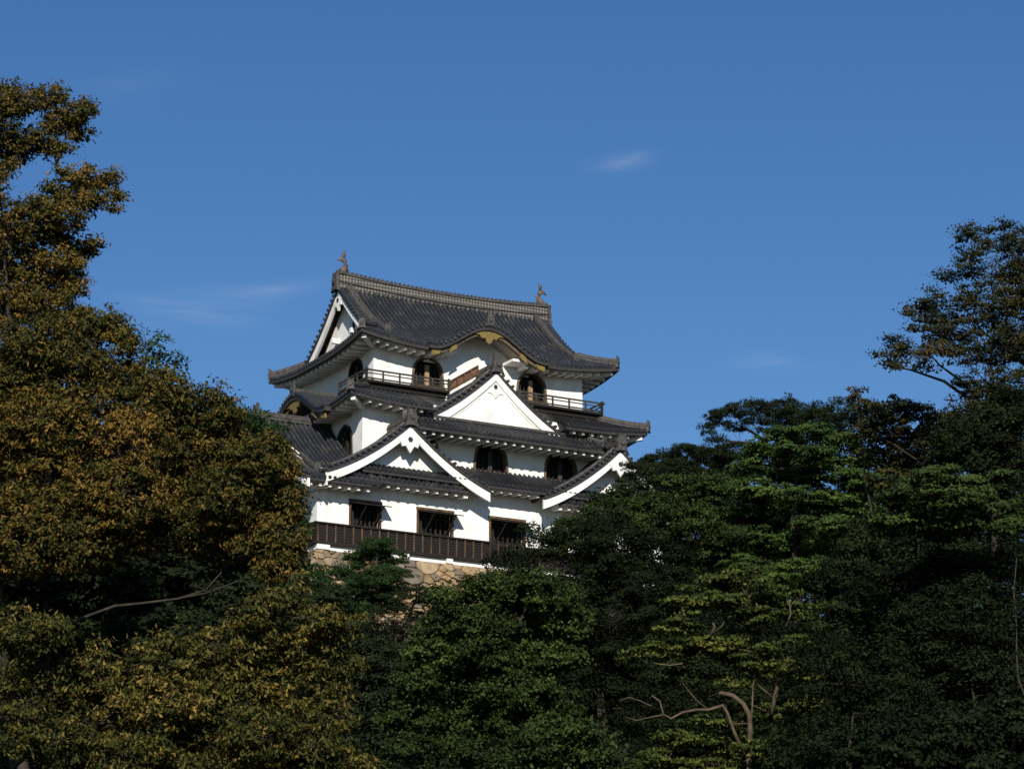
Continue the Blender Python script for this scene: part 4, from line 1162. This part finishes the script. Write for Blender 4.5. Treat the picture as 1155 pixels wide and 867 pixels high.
# --- right dark masses
tree('dark_evergreen_tree', 'black-green evergreen mass filling the right edge under the tawny tree', 'tree', 'dark', 1110, 88,
     [(1112, 482, 40, 24), (1150, 462, 36, 30), (1085, 500, 30, 18), (1120, 455, 24, 16), (1120, 520, 44, 30), (1150, 570, 50, 50), (1100, 610, 60, 40), (1060, 630, 56, 40), (1130, 670, 70, 60), (1070, 700, 70, 50), (1120, 760, 80, 60)], 22)
tree('dark_evergreen_tree', 'dark evergreen between the layered maple and the right edge', 'tree', 'dark', 1000, 90,
     [(1000, 630, 50, 40), (960, 665, 50, 44), (1020, 690, 60, 50), (950, 730, 56, 50), (1000, 770, 70, 50), (940, 800, 60, 50), (1040, 740, 60, 40)], 23)
tree('dark_evergreen_tree', 'dark smoky green bush in the bottom right corner', 'tree', 'deep', 1070, 74,
     [(1060, 830, 50, 30), (1020, 850, 50, 30), (1100, 850, 50, 34), (1150, 830, 50, 40), (980, 870, 40, 26), (1060, 890, 90, 40)], 24, over=dict(m='dark'))
# --- centre foreground
tree('broadleaf_tree', 'rounded mid-green tree centred below the stone base in leafy tiers', 'tree', 'green', 560, 104,
     [(520, 680, 36, 20), (555, 668, 34, 18), (600, 668, 34, 20), (636, 678, 28, 18), (500, 706, 30, 18), (545, 705, 44, 20), (595, 705, 46, 20), (640, 708, 30, 20), (490, 740, 34, 20), (540, 742, 46, 20), (592, 745, 46, 20), (632, 745, 28, 16),
      (475, 775, 36, 20), (525, 780, 44, 20), (580, 785, 50, 22), (620, 800, 36, 18), (470, 812, 40, 20), (530, 820, 50, 22), (590, 825, 46, 22), (480, 850, 50, 24), (550, 860, 60, 24)], 25, trunk_r=.18, fwd=1.0, tgrad=.08)
tree('broadleaf_tree', 'fresh green tree crown rising from the bottom edge right of centre', 'tree', 'green', 645, 80,
     [(640, 830, 32, 18), (612, 845, 30, 18), (668, 845, 30, 20), (640, 862, 50, 22), (600, 880, 40, 20), (690, 880, 30, 24), (645, 900, 60, 30)], 26, over=dict(m='green', n=70, dens=1.8), tgrad=.05)
tree('contorted_tree', 'yellow-green tree with exposed twisting pale limbs at bottom right of centre', 'tree', 'yellow', 850, 88,
     [(800, 660, 30, 10), (840, 655, 34, 10), (770, 685, 26, 10), (810, 680, 34, 9), (870, 672, 34, 11), (900, 690, 26, 10), (850, 695, 30, 9), (760, 708, 26, 9), (740, 735, 26, 8), (770, 732, 30, 8), (810, 728, 34, 8), (850, 735, 32, 8),
      (890, 728, 26, 8), (718, 742, 16, 7), (865, 755, 34, 9), (900, 760, 22, 8), (900, 795, 28, 9), (925, 805, 14, 6), (870, 805, 20, 8), (800, 815, 26, 8), (770, 835, 30, 10), (810, 840, 34, 12), (860, 850, 40, 14), (740, 855, 30, 12), (800, 870, 50, 16), (895, 850, 30, 14), (825, 775, 20, 6)], 27,
     bark='pale', trunk_r=.06, twigs=.9, trunk_top=(862, 700),
     limbs=[([(846, 900, -1.2), (845, 850, -1.2), (846, 822, -1.2), (845, 805, -1.2), (838, 793, -1.2), (826, 784, -1.2), (814, 781, -1.2), (802, 783, -1.2)], 0.099, 0.059),
            ([(840, 850, -1.2), (828, 825, -1.2), (820, 803, -1.2), (815, 795, -1.2), (800, 800, -1.2), (785, 800, -1.2), (770, 803, -1.2), (757, 810, -1.2), (748, 805, -1.2), (744, 790, -1.2), (735, 784, -1.2)], 0.059, 0.023),
            ([(748, 806, -1.2), (735, 808, -1.2), (718, 812, -1.2), (705, 808, -1.2)], 0.023, 0.008), ([(735, 796, -1.2), (722, 790, -1.2), (710, 786, -1.2), (698, 790, -1.2)], 0.020, 0.007), ([(800, 800, -1.2), (788, 792, -1.2), (778, 780, -1.2), (770, 770, -1.2)], 0.023, 0.007),
            ([(870, 805, -.6), (874, 785, -.6), (878, 765, -.6), (876, 740, -.6)], 0.079, 0.046), ([(874, 788, -.6), (862, 778, -.6), (855, 772, -.6)], 0.030, 0.013),
            ([(862, 708, -.8), (857, 692, -.8), (853, 680, -.8)], 0.046, 0.026), ([(886, 706, -.8), (892, 692, -.8), (890, 676, -.8)], 0.040, 0.020), ([(800, 718, -.8), (806, 706, -.8), (804, 702, -.8)], 0.059, 0.033), ([(806, 712, -.8), (814, 706, -.8), (817, 700, -.8)], 0.033, 0.013),
            ([(770, 748, -.8), (755, 750, -.8), (740, 748, -.8), (728, 742, -.8)], 0.026, 0.010)])
tree('dark_evergreen_tree', 'dark evergreen behind the twisting pale limbs', 'tree', 'dark', 830, 100,
     [(830, 720, 60, 40), (780, 760, 60, 50), (880, 760, 60, 50), (830, 820, 80, 50), (900, 830, 70, 50), (760, 830, 60, 50)], 28)
# --- below the keep
tree('pine_tree', 'compact deep green pine standing before the stone base', 'pine', 'pine', 418, 141,
     [(425, 616, 19, 9), (408, 630, 20, 9), (438, 630, 20, 9), (400, 648, 24, 10), (434, 648, 26, 10), (414, 660, 30, 9), (440, 664, 20, 10), (400, 676, 24, 9), (430, 682, 28, 10)], 29, scale=.9, over=dict(L=.2, dens=1.8, n=90))
tree('dark_bush', 'dark leafy shrub clinging to the foot of the stone base', 'shrub', 'deep', 450, 139,
     [(470, 672, 26, 12), (445, 700, 34, 16), (492, 676, 22, 8), (482, 706, 26, 18), (430, 728, 34, 20), (470, 742, 34, 20), (500, 700, 12, 14)], 30, scale=.8, over=dict(n=50, dens=1.2))
tree('dark_bush', 'dark green shrub below the compact pine', 'shrub', 'pine', 420, 118,
     [(420, 740, 30, 20), (400, 770, 36, 24), (445, 775, 36, 22), (425, 810, 44, 26), (390, 720, 30, 24), (400, 850, 50, 30), (450, 850, 44, 30), (360, 730, 40, 40)], 31, over=dict(m='deep'))
# --- left foreground
tree('rust_tree', 'tall rust-brown tree cut by the top left edge', 'tree', 'rust', -40, 50,
     [(20, 118, 26, 18), (55, 112, 22, 14), (-10, 130, 36, 40), (85, 128, 18, 14), (100, 122, 10, 8), (68, 140, 22, 14), (90, 150, 14, 14), (40, 160, 24, 14), (10, 172, 28, 18), (62, 172, 18, 9), (0, 195, 20, 12),
      (70, 200, 10, 8), (95, 205, 24, 14), (122, 205, 14, 12), (128, 228, 11, 14), (88, 228, 28, 15), (60, 220, 14, 12), (35, 235, 26, 13), (70, 248, 30, 14), (10, 258, 26, 18), (45, 270, 34, 16), (88, 282, 24, 10), (108, 278, 12, 6),
      (70, 300, 30, 16), (20, 300, 34, 26), (50, 325, 36, 20), (85, 325, 18, 12), (10, 345, 36, 26), (-50, 250, 60, 90), (55, 350, 40, 20), (-40, 360, 60, 60)], 32,
     trunk_r=.12, twigs=1.0, trunk_top=(-25, 150), over=dict(spray=.25, fuzz=.5, pr=.15, n=32, dens=1.55, L=.08, W=.035), tgrad=.05)
tree('rust_tree', 'broad rust-olive tree filling the left side beside the keep', 'tree', 'rust', -70, 47,
     [(40, 390, 50, 30), (95, 375, 34, 22), (125, 372, 24, 18), (145, 388, 16, 14), (20, 430, 44, 34), (80, 420, 46, 30), (130, 425, 36, 30), (160, 450, 30, 24), (190, 440, 22, 22), (210, 462, 26, 18), (240, 452, 18, 12), (255, 470, 22, 18),
      (40, 480, 50, 40), (100, 480, 50, 40), (150, 500, 44, 34), (200, 500, 40, 30), (250, 505, 36, 28), (285, 520, 30, 26), (308, 505, 18, 18), (322, 530, 16, 20), (60, 540, 56, 44), (130, 560, 54, 40), (190, 560, 44, 36), (250, 560, 44, 34), (300, 565, 36, 28), (330, 570, 16, 20),
      (-40, 470, 60, 70), (20, 600, 60, 50), (80, 610, 56, 40), (135, 605, 44, 34), (220, 600, 50, 28), (270, 605, 46, 28), (315, 608, 28, 24), (310, 640, 24, 20), (330, 628, 12, 14), (-40, 620, 60, 70)], 33,
     trunk_r=.16, twigs=.6, fwd=.9, trunk_top=(10, 430), over=dict(spray=.25, fuzz=.5, pr=.17, n=40, L=.085, W=.036, dens=1.8), limbs=[([(20, 735, 0), (70, 705, -.7), (130, 683, -1.5), (160, 680, -1.5), (200, 675, -1.5), (232, 665, -1.5), (250, 645, -1.5)], .032, .010), ([(200, 675, -1.5), (235, 668, -1.5), (268, 655, -1.5)], .020, .008)])
tree('gold_tree', 'golden olive tree nearest the viewer across the bottom left', 'tree', 'olive', -60, 41,
     [(300, 690, 30, 20), (330, 685, 30, 20), (360, 700, 28, 18), (385, 712, 22, 16), (290, 720, 34, 26), (345, 735, 40, 28), (380, 750, 26, 26), (240, 735, 34, 24), (190, 745, 40, 26), (290, 765, 50, 34), (350, 790, 40, 34), (378, 810, 22, 26), (240, 790, 50, 36), (180, 795, 50, 36), (110, 760, 40, 30), (120, 815, 50, 34),
      (60, 780, 40, 30), (290, 830, 50, 34), (350, 845, 46, 30), (225, 845, 50, 30), (150, 860, 50, 30), (60, 840, 50, 30), (380, 870, 40, 24), (20, 720, 40, 30), (10, 800, 40, 50), (260, 880, 80, 30), (50, 720, 36, 22)], 34,
     trunk_r=.12, twigs=.6, fwd=.8, trunk_top=(0, 800), over=dict(spray=.25, fuzz=.5, pr=.16, n=36, dens=1.3, L=.085, W=.035))
tree('shaded_tree', 'shaded deep green tree behind the gap in the rust and golden trees', 'tree', 'deep', 160, 60,
     [(150, 650, 70, 40), (60, 660, 70, 40), (230, 680, 60, 40), (120, 710, 80, 40), (200, 730, 80, 50), (280, 690, 40, 40), (40, 740, 70, 60), (330, 760, 60, 60), (150, 820, 120, 60), (60, 850, 90, 50), (250, 600, 70, 50), (120, 560, 90, 50), (40, 500, 70, 60), (200, 500, 60, 40), (330, 840, 70, 50)], 35, over=dict(pr=.40, n=60), scale=.8, trunk_r=.07)

# wooded slope behind the front trees, each tree its own
for i, (bx, d_, lob, st_, lab) in enumerate((
    (905, 136, [(900, 590, 60, 44), (860, 620, 50, 40), (795, 640, 50, 40), (830, 600, 40, 30), (940, 620, 60, 50), (900, 680, 80, 60)], 'deep', 'dark evergreen crown seen through the leaf tiers of the bright maple'),
    (1005, 124, [(990, 560, 44, 36), (1020, 550, 40, 34), (985, 600, 60, 40), (1030, 620, 60, 50), (1000, 680, 70, 60)], 'deep', 'deep green evergreen crown between the bright maple and the right edge'),
    (1110, 118, [(1080, 500, 50, 30), (1130, 490, 50, 36), (1100, 550, 80, 50), (1120, 630, 80, 60)], 'dark', 'dark evergreen crown directly behind the tall right edge tree'),
    (800, 112, [(790, 690, 50, 40), (840, 690, 50, 40), (760, 730, 50, 40), (860, 740, 60, 50), (810, 790, 80, 60)], 'dark', 'dark evergreen crown above the twisting pale limbs'),
    (950, 84, [(930, 770, 50, 50), (975, 760, 50, 50), (1010, 800, 50, 50), (950, 850, 70, 50), (900, 860, 50, 40)], 'dark', 'black-green evergreen right of the twisting pale limbs'),
    (40, 76, [(20, 520, 70, 60), (80, 560, 70, 60), (30, 630, 90, 60), (100, 640, 70, 60), (20, 430, 60, 50), (40, 720, 90, 70)], 'deep', 'deep green evergreen hidden behind the broad rust-olive tree at the left edge'),
    (230, 82, [(200, 560, 60, 50), (255, 560, 46, 46), (230, 640, 70, 50), (290, 650, 50, 46), (180, 680, 70, 60), (280, 720, 60, 50)], 'deep', 'deep green evergreen behind the gap below the rust foliage'),
    (395, 108, [(380, 740, 44, 36), (420, 760, 44, 36), (400, 800, 60, 50), (450, 820, 50, 44), (360, 690, 36, 26)], 'deep', 'dark evergreen crown left of the rounded mid-green tree'),
    (560, 114, [(530, 720, 50, 40), (590, 710, 60, 40), (560, 780, 80, 60), (640, 770, 60, 50), (480, 800, 50, 50), (600, 840, 80, 50)], 'dark', 'dark evergreen directly behind the rounded mid-green tree'),
    (1090, 84, [(1080, 780, 70, 50), (1130, 740, 60, 50), (1040, 720, 50, 40), (1140, 820, 60, 50), (1100, 690, 60, 40)], 'dark', 'smoky black evergreen low at the right edge above the corner bush'))):
    tree('dark_evergreen_tree', lab, 'tree', st_, bx, d_, lob, 60 + i, group='dark evergreens of the wooded slope', twigs=.1, trunk_r=.09, over=dict(n=70))

# undergrowth over the whole slope
def undergrowth():
    rng = np.random.default_rng(77); k = 6500; n = 34
    y = rng.uniform(50, 149, k); x = rng.uniform(-1, 1, k) * y * .26
    z = ground_z(x, y); P = np.stack([x, y, z + rng.uniform(0, .7, k)], 1); R_ = rng.uniform(.4, .95, k)
    idx = np.repeat(np.arange(k), n); u = rng.normal(size=(k * n, 3)); u /= np.linalg.norm(u, axis=1, keepdims=True); u[:, 2] = np.abs(u[:, 2])
    c = P[idx] + u * R_[idx][:, None] * rng.uniform(.4, 1, k * n)[:, None]
    v, f = leaf_quads(c, u + np.array([0, 0, .5]) + rng.normal(0, .4, (k * n, 3)), .2, .11, rng)
    tint = np.clip(.45 + rng.normal(0, .15, k)[idx] + rng.normal(0, .15, k * n), 0, 1)
    o = mesh_np('undergrowth', v, f, tint, LM['deep'], None)
    tag(o, 'dark low undergrowth covering the wooded castle slope', 'undergrowth', kind='stuff')
undergrowth()
for o in list(S.objects):
    k = o.name.split('.')[0]
    if o.parent is None and k in GROUPS: o['group'] = GROUPS[k]
